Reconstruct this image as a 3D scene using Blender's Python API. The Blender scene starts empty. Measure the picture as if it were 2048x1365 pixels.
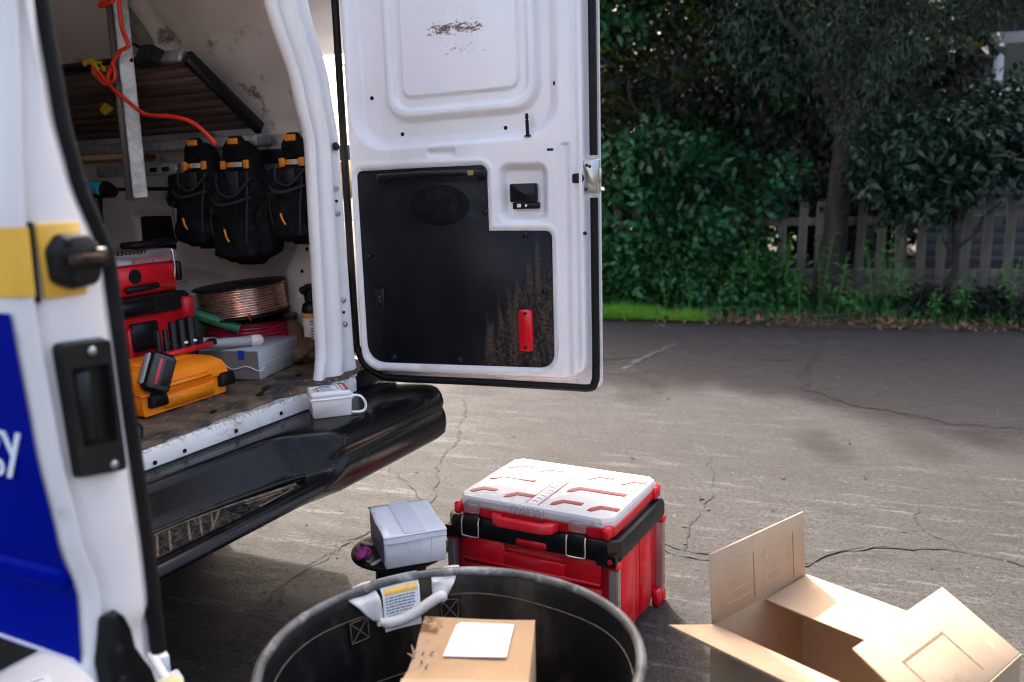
import bpy, bmesh, math, random
from mathutils import Vector, Matrix
R = math.radians
random.seed(7)
scene = bpy.context.scene
COL = scene.collection

# ------------------------------------------------------------------ camera
cam_data = bpy.data.cameras.new('camera')
cam = bpy.data.objects.new('camera', cam_data); COL.objects.link(cam)
cam_data.sensor_width = 36.0
cam_data.lens = 36.0 * 1700 / 2048
cam_data.clip_start = 0.05; cam_data.clip_end = 500
cam.location = (0, 0, 1.30)
TILT, ROLL = R(10.3), 0.029
cam.rotation_euler = (Matrix.Rotation(math.pi / 2 - TILT, 4, 'X') @ Matrix.Rotation(-ROLL, 4, 'Z')).to_euler()
cam_data.dof.use_dof = True
cam_data.dof.focus_distance = 2.55
cam_data.dof.aperture_fstop = 2.6
scene.camera = cam

# ------------------------------------------------------------------ sky and sun
SUN_AZ, SUN_EL = R(-13), R(46)          # azimuth measured from +Y towards +X
world = bpy.data.worlds.new('World'); scene.world = world; world.use_nodes = True
wn = world.node_tree
sky = wn.nodes.new('ShaderNodeTexSky'); sky.sky_type = 'NISHITA'; sky.sun_disc = False
sky.sun_elevation = SUN_EL; sky.sun_rotation = SUN_AZ
sky.air_density = 1.0; sky.dust_density = 8.0; sky.ozone_density = 0.0
bg = wn.nodes['Background']; bg.inputs['Strength'].default_value = 0.15
wn.links.new(sky.outputs[0], bg.inputs['Color'])
sun_data = bpy.data.lights.new('sun', 'SUN'); sun_data.energy = 2.6; sun_data.angle = R(1.6)
sun_data.color = (1.0, 0.965, 0.91)
sun = bpy.data.objects.new('sun', sun_data); COL.objects.link(sun)
tosun = Vector((math.sin(SUN_AZ) * math.cos(SUN_EL), math.cos(SUN_AZ) * math.cos(SUN_EL), math.sin(SUN_EL)))
sun.rotation_euler = (-tosun).to_track_quat('-Z', 'Y').to_euler()
sun.location = tosun * 30
vs = scene.view_settings
vs.view_transform = 'Standard'; vs.look = 'None'; vs.exposure = 2.22; vs.gamma = 1.0

scene.cycles.filter_width = 1.15

# ------------------------------------------------------------------ helpers: meshes
def finish(me, mat, sharp):
    bm = bmesh.new(); bm.from_mesh(me)
    bmesh.ops.recalc_face_normals(bm, faces=bm.faces)
    bm.to_mesh(me); bm.free()
    if sharp:
        for p in me.polygons: p.use_smooth = True
        me.set_sharp_from_angle(angle=R(sharp))
    if mat: me.materials.append(mat)

class P:
    """collects shapes into one mesh"""
    def __init__(s): s.v = []; s.f = []; s.M = Matrix.Identity(4)
    def _add(s, vs_, fs):
        o = len(s.v)
        s.v += [tuple(s.M @ Vector(v)) for v in vs_]
        s.f += [tuple(i + o for i in f) for f in fs]
        return s
    def at(s, loc=(0, 0, 0), rx=0, ry=0, rz=0):
        s.M = Matrix.Translation(loc) @ Matrix.Rotation(rz, 4, 'Z') @ Matrix.Rotation(ry, 4, 'Y') @ Matrix.Rotation(rx, 4, 'X')
        return s
    def box(s, x0, x1, y0, y1, z0, z1, b=0.0):
        if b <= 0:
            v = [(x, y, z) for x in (x0, x1) for y in (y0, y1) for z in (z0, z1)]
            return s._add(v, [(0, 1, 3, 2), (4, 6, 7, 5), (0, 4, 5, 1), (2, 3, 7, 6), (0, 2, 6, 4), (1, 5, 7, 3)])
        c = ((x0 + x1) / 2, (y0 + y1) / 2, (z0 + z1) / 2); h = (abs(x1 - x0) / 2, abs(y1 - y0) / 2, abs(z1 - z0) / 2)
        b = min(b, min(h) * .98)
        v = []; idx = {}
        sg = (-1, 1)
        for i in sg:
            for j in sg:
                for k in sg:
                    for a in range(3):
                        p = [i * (h[0] - b), j * (h[1] - b), k * (h[2] - b)]
                        p[a] = (i, j, k)[a] * h[a]
                        idx[(i, j, k, a)] = len(v)
                        v.append(tuple(c[t] + p[t] for t in range(3)))
        f = []
        for a in range(3):
            o1, o2 = (a + 1) % 3, (a + 2) % 3
            for q in sg:
                l = []
                for (m, n) in ((-1, -1), (1, -1), (1, 1), (-1, 1)):
                    key = [0, 0, 0]; key[a] = q; key[o1] = m; key[o2] = n
                    l.append(idx[(*key, a)])
                f.append(tuple(l))
            for m in sg:
                for n in sg:
                    k1 = [0, 0, 0]; k1[o1] = m; k1[o2] = n
                    k2 = list(k1); k1[a] = -1; k2[a] = 1
                    f.append((idx[(*k1, o1)], idx[(*k2, o1)], idx[(*k2, o2)], idx[(*k1, o2)]))
        for i in sg:
            for j in sg:
                for k in sg: f.append(tuple(idx[(i, j, k, a)] for a in range(3)))
        return s._add(v, f)
    def prism(s, poly, c0, c1, ax='y', b=0.0):
        """poly in the two other axes, extruded along ax from c0 to c1, chamfered at c1"""
        def m(a, bb, c): return {'y': (a, c, bb), 'z': (a, bb, c), 'x': (c, a, bb)}[ax]
        n = len(poly)
        rings = [(poly, c0)]
        if b > 0:
            sgn = 1 if c1 > c0 else -1
            rings += [(poly, c1 - sgn * b), (inset(poly, b), c1)]
        else: rings += [(poly, c1)]
        v = [m(a, bb, c) for (pp, c) in rings for (a, bb) in pp]
        f = [tuple(range(n)), tuple((len(rings) - 1) * n + i for i in range(n))]
        for r in range(len(rings) - 1):
            for i in range(n): f.append((r * n + i, r * n + (i + 1) % n, (r + 1) * n + (i + 1) % n, (r + 1) * n + i))
        return s._add(v, f)
    def tube(s, pts, r, n=8, closed=False, caps=True, flat=1.0):
        pts = [Vector(p) for p in pts]; m = len(pts)
        rs = r if isinstance(r, (list, tuple)) else [r] * m
        v = []; f = []
        up = Vector((0, 0, 1)); nrm = None
        for i in range(m):
            a = pts[i - 1] if (i > 0 or closed) else pts[i]
            b = pts[(i + 1) % m] if (i < m - 1 or closed) else pts[i]
            t = (b - a).normalized()
            if nrm is None:
                nrm = t.cross(up)
                if nrm.length < .1: nrm = t.cross(Vector((1, 0, 0)))
            nrm = (nrm - t * nrm.dot(t))
            if nrm.length < 1e-6: nrm = t.orthogonal()
            nrm.normalize(); bn = t.cross(nrm)
            for k in range(n):
                an = 2 * math.pi * k / n
                v.append(tuple(pts[i] + nrm * (math.cos(an) * rs[i]) + bn * (math.sin(an) * rs[i] * flat)))
        for i in range(m if closed else m - 1):
            for k in range(n):
                j = (i + 1) % m
                f.append((i * n + k, i * n + (k + 1) % n, j * n + (k + 1) % n, j * n + k))
        if caps and not closed: f += [tuple(range(n)), tuple((m - 1) * n + k for k in range(n))]
        return s._add(v, f)
    def lathe(s, prof, n=32, c=(0, 0, 0), ax='z', closed=False):
        v = []; f = []; m = len(prof)
        for k in range(n):
            an = 2 * math.pi * k / n
            for (r, z) in prof:
                p = (math.cos(an) * r, math.sin(an) * r, z)
                if ax == 'y': p = (p[0], p[2], p[1])
                if ax == 'x': p = (p[2], p[0], p[1])
                v.append((c[0] + p[0], c[1] + p[1], c[2] + p[2]))
        for k in range(n):
            k2 = (k + 1) % n
            for i in range(m if closed else m - 1):
                j = (i + 1) % m
                f.append((k * m + i, k2 * m + i, k2 * m + j, k * m + j))
        if not closed:
            f += [tuple(k * m for k in range(n)), tuple(k * m + m - 1 for k in range(n))]
        return s._add(v, f)
    def loft(s, rings, closed=False, caps=False):
        n = len(rings[0]); v = [p for r in rings for p in r]; f = []
        for i in range(len(rings) - 1):
            for k in range(n if closed else n - 1):
                f.append((i * n + k, i * n + (k + 1) % n, (i + 1) * n + (k + 1) % n, (i + 1) * n + k))
        if caps: f += [tuple(range(n)), tuple((len(rings) - 1) * n + k for k in range(n))]
        return s._add(v, f)
    def grid(s, fn, us, ws, keep=None):
        v = []; f = []; ids = {}
        for i, u in enumerate(us):
            for j, w in enumerate(ws):
                ids[(i, j)] = len(v); v.append(fn(u, w))
        for i in range(len(us) - 1):
            for j in range(len(ws) - 1):
                if keep and not keep((us[i] + us[i + 1]) / 2, (ws[j] + ws[j + 1]) / 2): continue
                f.append((ids[(i, j)], ids[(i + 1, j)], ids[(i + 1, j + 1)], ids[(i, j + 1)]))
        return s._add(v, f)
    def build(s, name, mat, parent=None, sharp=50, loc=None, rot=None):
        me = bpy.data.meshes.new(name); me.from_pydata(s.v, [], s.f); me.update()
        finish(me, mat, sharp)
        o = bpy.data.objects.new(name, me); COL.objects.link(o)
        if parent: o.parent = parent
        if loc: o.location = loc
        if rot: o.rotation_euler = rot
        return o

def inset(poly, d):
    n = len(poly); area = sum(poly[i][0] * poly[(i + 1) % n][1] - poly[(i + 1) % n][0] * poly[i][1] for i in range(n))
    sg = 1 if area > 0 else -1; out = []
    for i in range(n):
        a, b, c = Vector(poly[i - 1]), Vector(poly[i]), Vector(poly[(i + 1) % n])
        e1 = (b - a); e2 = (c - b)
        if e1.length < 1e-9 or e2.length < 1e-9: out.append(tuple(b)); continue
        e1.normalize(); e2.normalize()
        n1 = Vector((-e1.y, e1.x)) * sg; n2 = Vector((-e2.y, e2.x)) * sg
        m = n1 + n2
        if m.length < 1e-6: m = n1
        m.normalize(); k = d / max(.4, m.dot(n1))
        out.append((b.x + m.x * k, b.y + m.y * k))
    return out

def rpoly(pts, rad, seg=5):
    """polygon with rounded corners; rad one number or a list"""
    n = len(pts); out = []
    for i in range(n):
        r = rad[i] if isinstance(rad, (list, tuple)) else rad
        a, b, c = Vector(pts[i - 1]), Vector(pts[i]), Vector(pts[(i + 1) % n])
        if r <= 0: out.append(tuple(b)); continue
        d1 = (a - b); d2 = (c - b); l = min(d1.length, d2.length) * .49
        d1.normalize(); d2.normalize()
        ang = d1.angle(d2); t = min(r / math.tan(ang / 2), l)
        p1 = b + d1 * t; p2 = b + d2 * t
        for k in range(seg + 1):
            q = k / seg
            out.append(tuple(p1 * (1 - q) ** 2 + b * 2 * q * (1 - q) + p2 * q ** 2))
    return out

def rect(a0, a1, b0, b1, r=0.0, seg=5): return rpoly([(a0, b0), (a1, b0), (a1, b1), (a0, b1)], r, seg)

def spline(pts, k=6, closed=False):
    pts = [Vector(p) for p in pts]; n = len(pts); out = []
    for i in range(n if closed else n - 1):
        g = lambda j: pts[j % n] if closed else pts[max(0, min(n - 1, j))]
        p0, p1, p2, p3 = g(i - 1), g(i), g(i + 1), g(i + 2)
        for q in range(k):
            t = q / k
            out.append(.5 * ((2 * p1) + (p2 - p0) * t + (2 * p0 - 5 * p1 + 4 * p2 - p3) * t * t + (3 * p1 - p0 - 3 * p2 + p3) * t ** 3))
    if not closed: out.append(pts[-1])
    return out

def lerp_tab(tab, z):
    if z <= tab[0][0]: return tab[0][1]
    for (a, x), (b, y) in zip(tab, tab[1:]):
        if z <= b:
            t = (z - a) / (b - a); t = t * t * (3 - 2 * t) * .5 + t * .5
            return x + (y - x) * t
    return tab[-1][1]

def sm(x): x = max(0., min(1., x)); return x * x * (3 - 2 * x)
def lin(a, b, n): return [a + (b - a) * i / n for i in range(n + 1)]

def empty(name, loc=(0, 0, 0), rz=0, parent=None):
    o = bpy.data.objects.new(name, None); COL.objects.link(o); o.location = loc; o.rotation_euler = (0, 0, rz)
    o.empty_display_size = .05
    if parent: o.parent = parent
    return o
def tag(o, label, cat, group=None):
    o['label'] = label; o['category'] = cat
    if group: o['group'] = group
    return o
def text(name, body, size, mat, parent, loc, rot, ext=.0006):
    cu = bpy.data.curves.new(name, 'FONT'); cu.body = body; cu.size = size; cu.extrude = ext
    cu.align_x = 'CENTER'; cu.align_y = 'CENTER'
    t = bpy.data.objects.new(name, cu); COL.objects.link(t)
    dg = bpy.context.evaluated_depsgraph_get(); me = bpy.data.meshes.new_from_object(t.evaluated_get(dg))
    bpy.data.objects.remove(t)
    o = bpy.data.objects.new(name, me); COL.objects.link(o); me.materials.clear(); me.materials.append(mat)
    o.parent = parent; o.location = loc; o.rotation_euler = rot
    return o

# ------------------------------------------------------------------ helpers: materials
class Mat:
    def __init__(s, name, rough=.5, metal=0.0, spec=.5, coat=0.0):
        s.m = bpy.data.materials.new(name); s.m.use_nodes = True; s.t = s.m.node_tree
        s.b = s.t.nodes['Principled BSDF']
        s.b.inputs['Roughness'].default_value = rough; s.b.inputs['Metallic'].default_value = metal
        s.b.inputs['Specular IOR Level'].default_value = spec
        s.b.inputs['Coat Weight'].default_value = coat
        s.tc = s.t.nodes.new('ShaderNodeTexCoord').outputs['Object']
    def vec(s, scale=(1, 1, 1), loc=(0, 0, 0), rot=(0, 0, 0), src=None):
        n = s.t.nodes.new('ShaderNodeMapping'); n.inputs['Scale'].default_value = scale; n.inputs['Location'].default_value = loc
        n.inputs['Rotation'].default_value = rot
        s.t.links.new(src or s.tc, n.inputs[0]); return n.outputs[0]
    def noise(s, scale, detail=5, rough=.55, v=None, dist=0.0):
        n = s.t.nodes.new('ShaderNodeTexNoise'); n.inputs['Scale'].default_value = scale; n.inputs['Detail'].default_value = detail
        n.inputs['Roughness'].default_value = rough; n.inputs['Distortion'].default_value = dist
        s.t.links.new(v or s.tc, n.inputs['Vector']); return n.outputs['Fac']
    def voro(s, scale, v=None, feature='F1'):
        n = s.t.nodes.new('ShaderNodeTexVoronoi'); n.inputs['Scale'].default_value = scale; n.feature = feature
        s.t.links.new(v or s.tc, n.inputs['Vector']); return n.outputs['Distance']
    def math(s, op, a, b=0.0, c=None):
        n = s.t.nodes.new('ShaderNodeMath'); n.operation = op
        for i, q in enumerate((a, b, c)):
            if q is None: continue
            if isinstance(q, (int, float)): n.inputs[i].default_value = q
            else: s.t.links.new(q, n.inputs[i])
        return n.outputs[0]
    def sep(s, v=None):
        n = s.t.nodes.new('ShaderNodeSeparateXYZ'); s.t.links.new(v or s.tc, n.inputs[0]); return n.outputs
    def ramp(s, fac, p0, p1, inv=False):
        n = s.t.nodes.new('ShaderNodeMapRange'); n.interpolation_type = 'SMOOTHSTEP'
        n.inputs['From Min'].default_value = p0; n.inputs['From Max'].default_value = p1
        if inv: n.inputs['To Min'].default_value = 1; n.inputs['To Max'].default_value = 0
        s.t.links.new(fac, n.inputs[0]); return n.outputs[0]
    def mix(s, fac, a, b):
        n = s.t.nodes.new('ShaderNodeMix'); n.data_type = 'RGBA'
        if isinstance(fac, (int, float)): n.inputs[0].default_value = fac
        else: s.t.links.new(fac, n.inputs[0])
        for q, i in ((a, 6), (b, 7)):
            if isinstance(q, tuple): n.inputs[i].default_value = (*q, 1)
            else: s.t.links.new(q, n.inputs[i])
        return n.outputs[2]
    def color(s, c):
        if isinstance(c, tuple): s.b.inputs['Base Color'].default_value = (*c, 1)
        else: s.t.links.new(c, s.b.inputs['Base Color'])
    def rough(s, fac, a, b):
        n = s.t.nodes.new('ShaderNodeMapRange'); n.inputs['To Min'].default_value = a; n.inputs['To Max'].default_value = b
        s.t.links.new(fac, n.inputs[0]); s.t.links.new(n.outputs[0], s.b.inputs['Roughness'])
    def bump(s, h, strength=.3, dist=.002):
        n = s.t.nodes.new('ShaderNodeBump'); n.inputs['Strength'].default_value = strength; n.inputs['Distance'].default_value = dist
        s.t.links.new(h, n.inputs['Height']); s.t.links.new(n.outputs[0], s.b.inputs['Normal'])

def simple(name, col, rough=.5, metal=0., var=.12, scale=14, bump=.08, dirt=None, spec=.5, dthr=(.55, .75), dscale=9):
    """plain material with tonal drift, fine relief and optional dirt of its own shape"""
    m = Mat(name, rough, metal, spec)
    n = m.noise(scale, 5)
    lo = tuple(c * (1 - var) for c in col); hi = tuple(min(1, c * (1 + var)) for c in col)
    c = m.mix(m.ramp(n, .3, .7), lo, hi)
    if dirt:
        dn = m.noise(dscale, 8, .65)
        f = m.ramp(dn, *dthr)
        c = m.mix(f, c, dirt)
    m.color(c)
    m.rough(m.noise(scale * 2.3, 4), max(.02, rough - .1), min(1, rough + .12))
    if bump: m.bump(m.noise(scale * 12, 3), bump, .001)
    return m.m

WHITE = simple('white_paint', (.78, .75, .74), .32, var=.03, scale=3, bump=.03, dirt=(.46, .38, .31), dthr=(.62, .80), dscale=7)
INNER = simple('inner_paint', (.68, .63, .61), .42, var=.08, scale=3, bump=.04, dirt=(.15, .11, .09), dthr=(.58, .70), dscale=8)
RUBBER = simple('seal_rubber', (.008, .007, .007), .5, var=.3, scale=9, dirt=(.04, .03, .024), dthr=(.58, .8), spec=.18)
BLACK = simple('black_plastic', (.007, .007, .008), .38, var=.25, scale=18, bump=.15, dirt=(.035, .028, .023), dthr=(.62, .85), dscale=14, spec=.28)
HARDWARE = simple('black_hardware', (.010, .008, .0075), .42, var=.3, scale=25, bump=.25, dirt=(.06, .043, .03), dthr=(.58, .8), dscale=20, spec=.25)
STEEL = simple('zinc_steel', (.50, .49, .46), .38, metal=.9, var=.15, scale=30, bump=.1, dirt=(.22, .17, .12), dthr=(.58, .8))
GALV = simple('galvanised_steel', (.34, .34, .34), .45, metal=.6, var=.25, scale=40, bump=.1)
ALU = simple('brushed_aluminium', (.62, .61, .60), .35, metal=.85, var=.1, scale=30, bump=.05)
def scuffed(name, col, scr, dust, rough):
    m = Mat(name, rough, spec=.4)
    c = m.mix(m.ramp(m.noise(6, 4), .3, .7), tuple(q * .88 for q in col), col)
    d = m.ramp(m.noise(11, 9, .72), .52, .72)
    c = m.mix(m.math('MULTIPLY', d, .30), c, dust)
    for rot, k in (((.6, .3, .2), 0), ((-.4, .9, 1.1), 5)):
        l = m.ramp(m.noise(60, 3, .5, v=m.vec((1, .05, 1), (k, 0, 0), rot)), .71, .75)
        c = m.mix(m.math('MULTIPLY', l, .55), c, scr)
    ch = m.ramp(m.noise(70, 6, .7), .70, .74)
    c = m.mix(ch, c, scr)
    m.color(c); m.rough(d, rough - .08, rough + .3); m.bump(m.noise(160, 3), .15, .001)
    return m.m
RED = scuffed('red_plastic', (.62, .008, .018), (.62, .16, .15), (.34, .12, .10), .36)
REDLINE = simple('red_marking', (.26, .018, .018), .5, var=.15, scale=30)
ORANGE = simple('orange_plastic', (1.0, .25, .003), .4, var=.08, scale=9, bump=.1, dirt=(.6, .2, .02), dthr=(.68, .9), dscale=9)
YELLOW = simple('yellow_tape', (.86, .46, .05), .35, var=.05, scale=10, bump=.03, dirt=(.60, .33, .08), dthr=(.62, .85))
BLUE = simple('blue_vinyl', (.0, .006, .24), .4, var=.06, scale=6, bump=.02, spec=.02)
CARD = simple('cardboard', (.43, .29, .175), .75, var=.07, scale=6, bump=.1, dirt=(.42, .26, .14), dthr=(.6, .8))
CARDIN = simple('cardboard_inside', (.45, .28, .15), .8, var=.07, scale=6, bump=.1)
PAPER = simple('white_paper', (.80, .79, .78), .6, var=.02, scale=8, bump=.02)
PRINT = simple('dark_print', (.10, .10, .13), .6, var=.1)
PRINTRED = simple('red_print', (.58, .03, .05), .5, var=.1)
PRINTORANGE = simple('orange_print', (.75, .33, .10), .5, var=.1)
WHITEPL = simple('white_plastic', (.78, .76, .76), .35, var=.03, scale=6, bump=.04, dirt=(.6, .52, .46), dthr=(.66, .9))
GREYCARD = simple('grey_white_carton', (.70, .69, .71), .75, var=.05, scale=8, bump=.08, dirt=(.46, .42, .41), dthr=(.6, .8), spec=.2)
GREYPL = simple('grey_plastic', (.34, .34, .35), .5, var=.05, scale=8, bump=.06)
CLOTH = simple('black_nylon', (.006, .006, .0075), .8, var=.5, scale=30, bump=.8, spec=.15, dirt=(.02, .018, .017), dthr=(.5, .8), dscale=30)
WEB = simple('orange_webbing', (.80, .25, .02), .6, var=.1, scale=30)
REDCORD = simple('red_cord', (.72, .035, .012), .45, var=.1, scale=20, bump=.1)
GREEN = simple('green_tube', (.01, .13, .055), .5, var=.2, scale=20, dirt=(.25, .2, .1), dthr=(.62, .75), dscale=25)
BRIGHTGREEN = simple('green_bucket', (.03, .30, .05), .4, var=.1)
TEAL = simple('teal_plastic', (.005, .20, .22), .5, var=.2)
CYAN = simple('cyan_plastic', (.02, .33, .50), .5, var=.2)
GLOVE = simple('brown_leather', (.15, .075, .04), .8, var=.35, scale=16, bump=.4)
WOOD = simple('bare_wood', (.30, .18, .09), .7, var=.25, scale=12, bump=.2)
MAGENTA = simple('magenta_wrap', (.24, .02, .13), .7, var=.4, scale=40, bump=.5)
STRAP = simple('dirty_white_strap', (.66, .61, .56), .8, var=.08, scale=14, bump=.3, dirt=(.42, .34, .26), dthr=(.55, .75), dscale=12)
THREAD = simple('tan_thread', (.13, .09, .055), .8, var=.3, scale=60)

# ================================================================== THE VAN
van = empty('van', (-.53, 2.78, 0), R(64))
tag(van, 'white work van with blue side panel, both rear doors open, loaded with tools', 'van')

# --- paint with scuffs for the inner side of the doors
def door_paint():
    m = Mat('door_paint', .32)
    base = m.mix(m.ramp(m.noise(2.5, 3), .3, .7), (.74, .71, .715), (.80, .775, .775))
    x, y, z = m.sep()
    # rusty scuffs, in two smears on the upper panel
    band = m.math('MAXIMUM', m.math('MULTIPLY', m.ramp(m.math('ABSOLUTE', m.math('SUBTRACT', z, 1.775)), .0, .045, True), m.ramp(m.math('ABSOLUTE', m.math('SUBTRACT', x, .375)), .06, .13, True)),
                  m.math('MULTIPLY', m.math('MULTIPLY', m.ramp(m.math('ABSOLUTE', m.math('SUBTRACT', z, 1.715)), .0, .035, True), m.ramp(m.math('ABSOLUTE', m.math('SUBTRACT', x, .40)), .05, .12, True)), .55))
    sc = m.noise(55, 9, .78, v=m.vec((1, 1, 2.4)))
    f = m.ramp(m.math('ADD', sc, m.math('MULTIPLY', band, .20)), .66, .71)
    base = m.mix(m.math('MULTIPLY', f, m.ramp(band, .02, .4)), base, (.12, .05, .035))
    # sparse chips everywhere
    ch = m.ramp(m.noise(30, 10, .8, v=m.vec((1, 1, 1), (3, 1, 7))), .70, .73)
    base = m.mix(ch, base, (.10, .08, .07))
    haze = m.ramp(m.noise(3.2, 8, .65, v=m.vec((1, 1, .6), (1, 1, 2))), .52, .72)
    base = m.mix(m.math('MULTIPLY', haze, .22), base, (.50, .43, .36))
    lin_ = m.ramp(m.noise(70, 3, .5, v=m.vec((1, 1, .06), rot=(0, .25, 0))), .73, .77)
    base = m.mix(m.math('MULTIPLY', lin_, .6), base, (.30, .25, .22))
    # brown grime creeping up from the bottom edge
    g = m.math('MULTIPLY', m.ramp(z, .70, .80, True), m.ramp(m.noise(9, 6), .45, .7))
    g = m.math('MULTIPLY', g, .55)
    base = m.mix(g, base, (.42, .30, .20))
    m.color(base); m.rough(m.noise(8, 3), .26, .42); m.bump(m.noise(6, 2), .05, .002)
    return m.m
DOORP = door_paint()

def trim_board():
    m = Mat('trim_board', .40, spec=.14)
    x, y, z = m.sep()
    base = m.mix(m.ramp(m.noise(5, 6), .35, .7), (.006, .0065, .009), (.013, .0135, .018))
    scr = m.ramp(m.noise(30, 8, .7, v=m.vec((1, 1, .5), rot=(0, .5, 0))), .68, .76)
    base = m.mix(m.math('MULTIPLY', scr, .35), base, (.13, .13, .14))
    streak = m.noise(30, 7, .68, v=m.vec((1.2, 1, .16)))
    edge = m.math('ADD', m.math('MULTIPLY', m.math('SUBTRACT', x, .44), 2.6), m.math('MULTIPLY', m.math('SUBTRACT', .91, z), 2.0))
    reg = m.ramp(m.math('ADD', edge, m.math('MULTIPLY', m.math('SUBTRACT', streak, .5), 1.6)), .10, .34)
    reg = m.math('MULTIPLY', reg, m.ramp(x, .40, .47))
    grain = m.ramp(m.math('ADD', m.math('MULTIPLY', streak, .55), m.math('MULTIPLY', m.noise(110, 4), .45)), .40, .62)
    mud = m.mix(grain, (.012, .0095, .0085), (.078, .056, .043))
    base = m.mix(m.math('MULTIPLY', reg, .9), base, mud)
    fleck = m.ramp(m.noise(160, 2), .74, .78)
    base = m.mix(m.math('MULTIPLY', fleck, reg), base, (.24, .16, .09))
    m.color(base); m.rough(reg, .38, .85); m.bump(m.noise(60, 4), .1, .001)
    return m.m
TRIM = trim_board()

def bumper_mat():
    m = Mat('bumper_plastic', .30, spec=.20)
    z = m.sep()[2]
    base = m.mix(m.ramp(m.noise(6, 5), .3, .7), (.003, .003, .0035), (.008, .0075, .008))
    dust = m.ramp(m.noise(9, 8, .7, v=m.vec((.5, 1.6, 1))), .54, .76)
    base = m.mix(m.math('MULTIPLY', dust, .6), base, (.060, .042, .028))
    sp = m.ramp(m.noise(150, 2, .5), .74, .80)
    base = m.mix(sp, base, (.34, .28, .22))
    m.color(base); m.rough(dust, .24, .62); m.bump(m.noise(220, 2), .12, .0006)
    return m.m
BUMPER = bumper_mat()

def mat_floor():
    m = Mat('dirty_rubber_mat', .8)
    base = m.mix(m.ramp(m.noise(7, 8, .65), .38, .62), (.028, .022, .019), (.15, .095, .055))
    base = m.mix(m.ramp(m.noise(60, 4, .6), .56, .7), base, (.25, .17, .10))
    m.color(base); m.bump(m.noise(40, 6), .5, .004)
    return m.m
FLOORM = mat_floor()

# --- floor, sill
P().box(-1.62, .26, .01, 3.1, .60, .70).build('cargo_floor', HARDWARE, van)
sl = P()
prof = [(-.035, .652), (-.042, .656), (-.043, .694), (-.036, .704), (.03, .7045), (.03, .652)]
sl.loft([[(x, y, z) for (y, z) in prof] for x in lin(-1.45, -.05, 8)], closed=True, caps=True)
def sill_paint():
    m = Mat('sill_paint', .38)
    base = m.mix(m.ramp(m.noise(6, 4), .3, .7), (.66, .64, .62), (.75, .74, .73))
    rust = m.ramp(m.noise(16, 8, .72, v=m.vec((1, 1, 2.5))), .54, .68)
    base = m.mix(m.math('MULTIPLY', rust, .75), base, (.38, .22, .12))
    ed = m.math('MULTIPLY', m.ramp(m.sep()[2], .690, .703), m.ramp(m.noise(90, 7, .75), .46, .62))
    base = m.mix(ed, base, (.16, .11, .08))
    m.color(base); m.bump(m.noise(30, 4), .1, .001)
    return m.m
sill = sl.build('sill', sill_paint(), van)
for x, z in ((-.872, .667), (-.779, .669), (-.599, .671), (-.418, .674)):
    P().lathe([(.0, 0), (.0055, 0), (.0055, -.003), (.003, -.0032), (0, -.0032)], 10, (x, -.0432, z), 'y').build('drain_hole', RUBBER, sill)
# wavy edged rubber mat
mb = P()
def mat_edge(x): return -.022 + .012 * math.sin(x * 9) + .006 * math.sin(x * 31 + 1) + .004 * math.sin(x * 77)
def mat_pt(x, w):
    y0 = mat_edge(x); y = y0 + w * (2.6 - y0) if w > .08 else y0 + w * 1.6
    z = .716 + .004 * math.sin(x * 23 + y * 11) * math.sin(y * 17) + .003 * math.sin(x * 61 + y * 40)
    if w < .004: z = .7065
    return (x, y, z)
mb.grid(mat_pt, lin(-1.5, .15, 120), [0, .004, .012, .02, .03, .04, .05, .06, .07, .08] + lin(.1, 1, 12))
fm = mb.build('floor_mat', FLOORM, van)
for (x, y, a, b) in ((-.40, .045, .028, .011), (-.33, .085, .030, .012), (-.60, .03, .02, .008), (-.15, .11, .02, .008)):
    P().lathe([(0, .0), (1, .0), (.8, -.003), (0, -.004)], 14).build('worn_hole', RUBBER, fm, loc=(x, y, .7215), rot=(0, 0, .5)).scale = (a, b, 1)
tie = P().tube(spline([(-.90, -.005, .722), (-.91, .0, .75), (-.885, .004, .765), (-.862, .002, .75), (-.868, -.004, .722)], 5), .004, 6)
tie.build('tie_down_loop', HARDWARE, van)
P().box(-.93, -.875, .03, .13, .716, .775, .012).build('rubber_stop', HARDWARE, van)

# --- rear corner pillar on the far side (stamped channels that lean in towards the roof)
xin = [(.70, -.172), (1.1, -.160), (1.45, -.150), (1.60, -.188), (1.84, -.285), (2.0, -.40), (2.15, -.60)]
xout = [(.70, .010), (1.45, .0), (1.63, -.028), (1.86, -.105), (2.0, -.20), (2.15, -.40)]
sec = [(1.6, .16), (.62, .085), (.14, .040), (.01, .022), (0.0, .010), (.03, -.004), (.10, -.008), (.16, .002), (.22, .018), (.34, .020), (.40, .004), (.46, -.010), (.56, -.012), (.62, .004), (.70, .012), (.84, .012), (.90, .002), (1.0, .004), (1.03, .03), (1.04, .09)]
pl = P()
rings = []
for z in lin(.69, 2.15, 48):
    a, b = lerp_tab(xin, z), lerp_tab(xout, z)
    fl = .03 * sm((.80 - z) / .11)
    rings.append([(a + (b - a) * t - fl * (1 - t), y - .5 * fl * (.5 if y < .05 else 0), z) for (t, y) in sec])
pl.loft(rings)
pillar = pl.build('rear_pillar', WHITE, van, sharp=60)
# striker, spot weld bolts and check stop on the pillar
for z in (1.44,):
    P().lathe([(0, -.012), (.009, -.012), (.013, -.006), (.013, 0), (0, 0)], 14, (-.030, -.002, z), 'y').build('buffer', HARDWARE, pillar)
for z in (1.31, 1.23, .95, .87):
    P().lathe([(0, -.008), (.006, -.008), (.009, -.003), (.010, 0), (0, 0)], 6, (-.024, .008, z), 'y').build('hinge_bolt', STEEL, pillar)
for z in (1.27, .91):
    P().box(-.031, -.019, .0075, .0095, z - .004, z + .004).build('slot', RUBBER, pillar)
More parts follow.
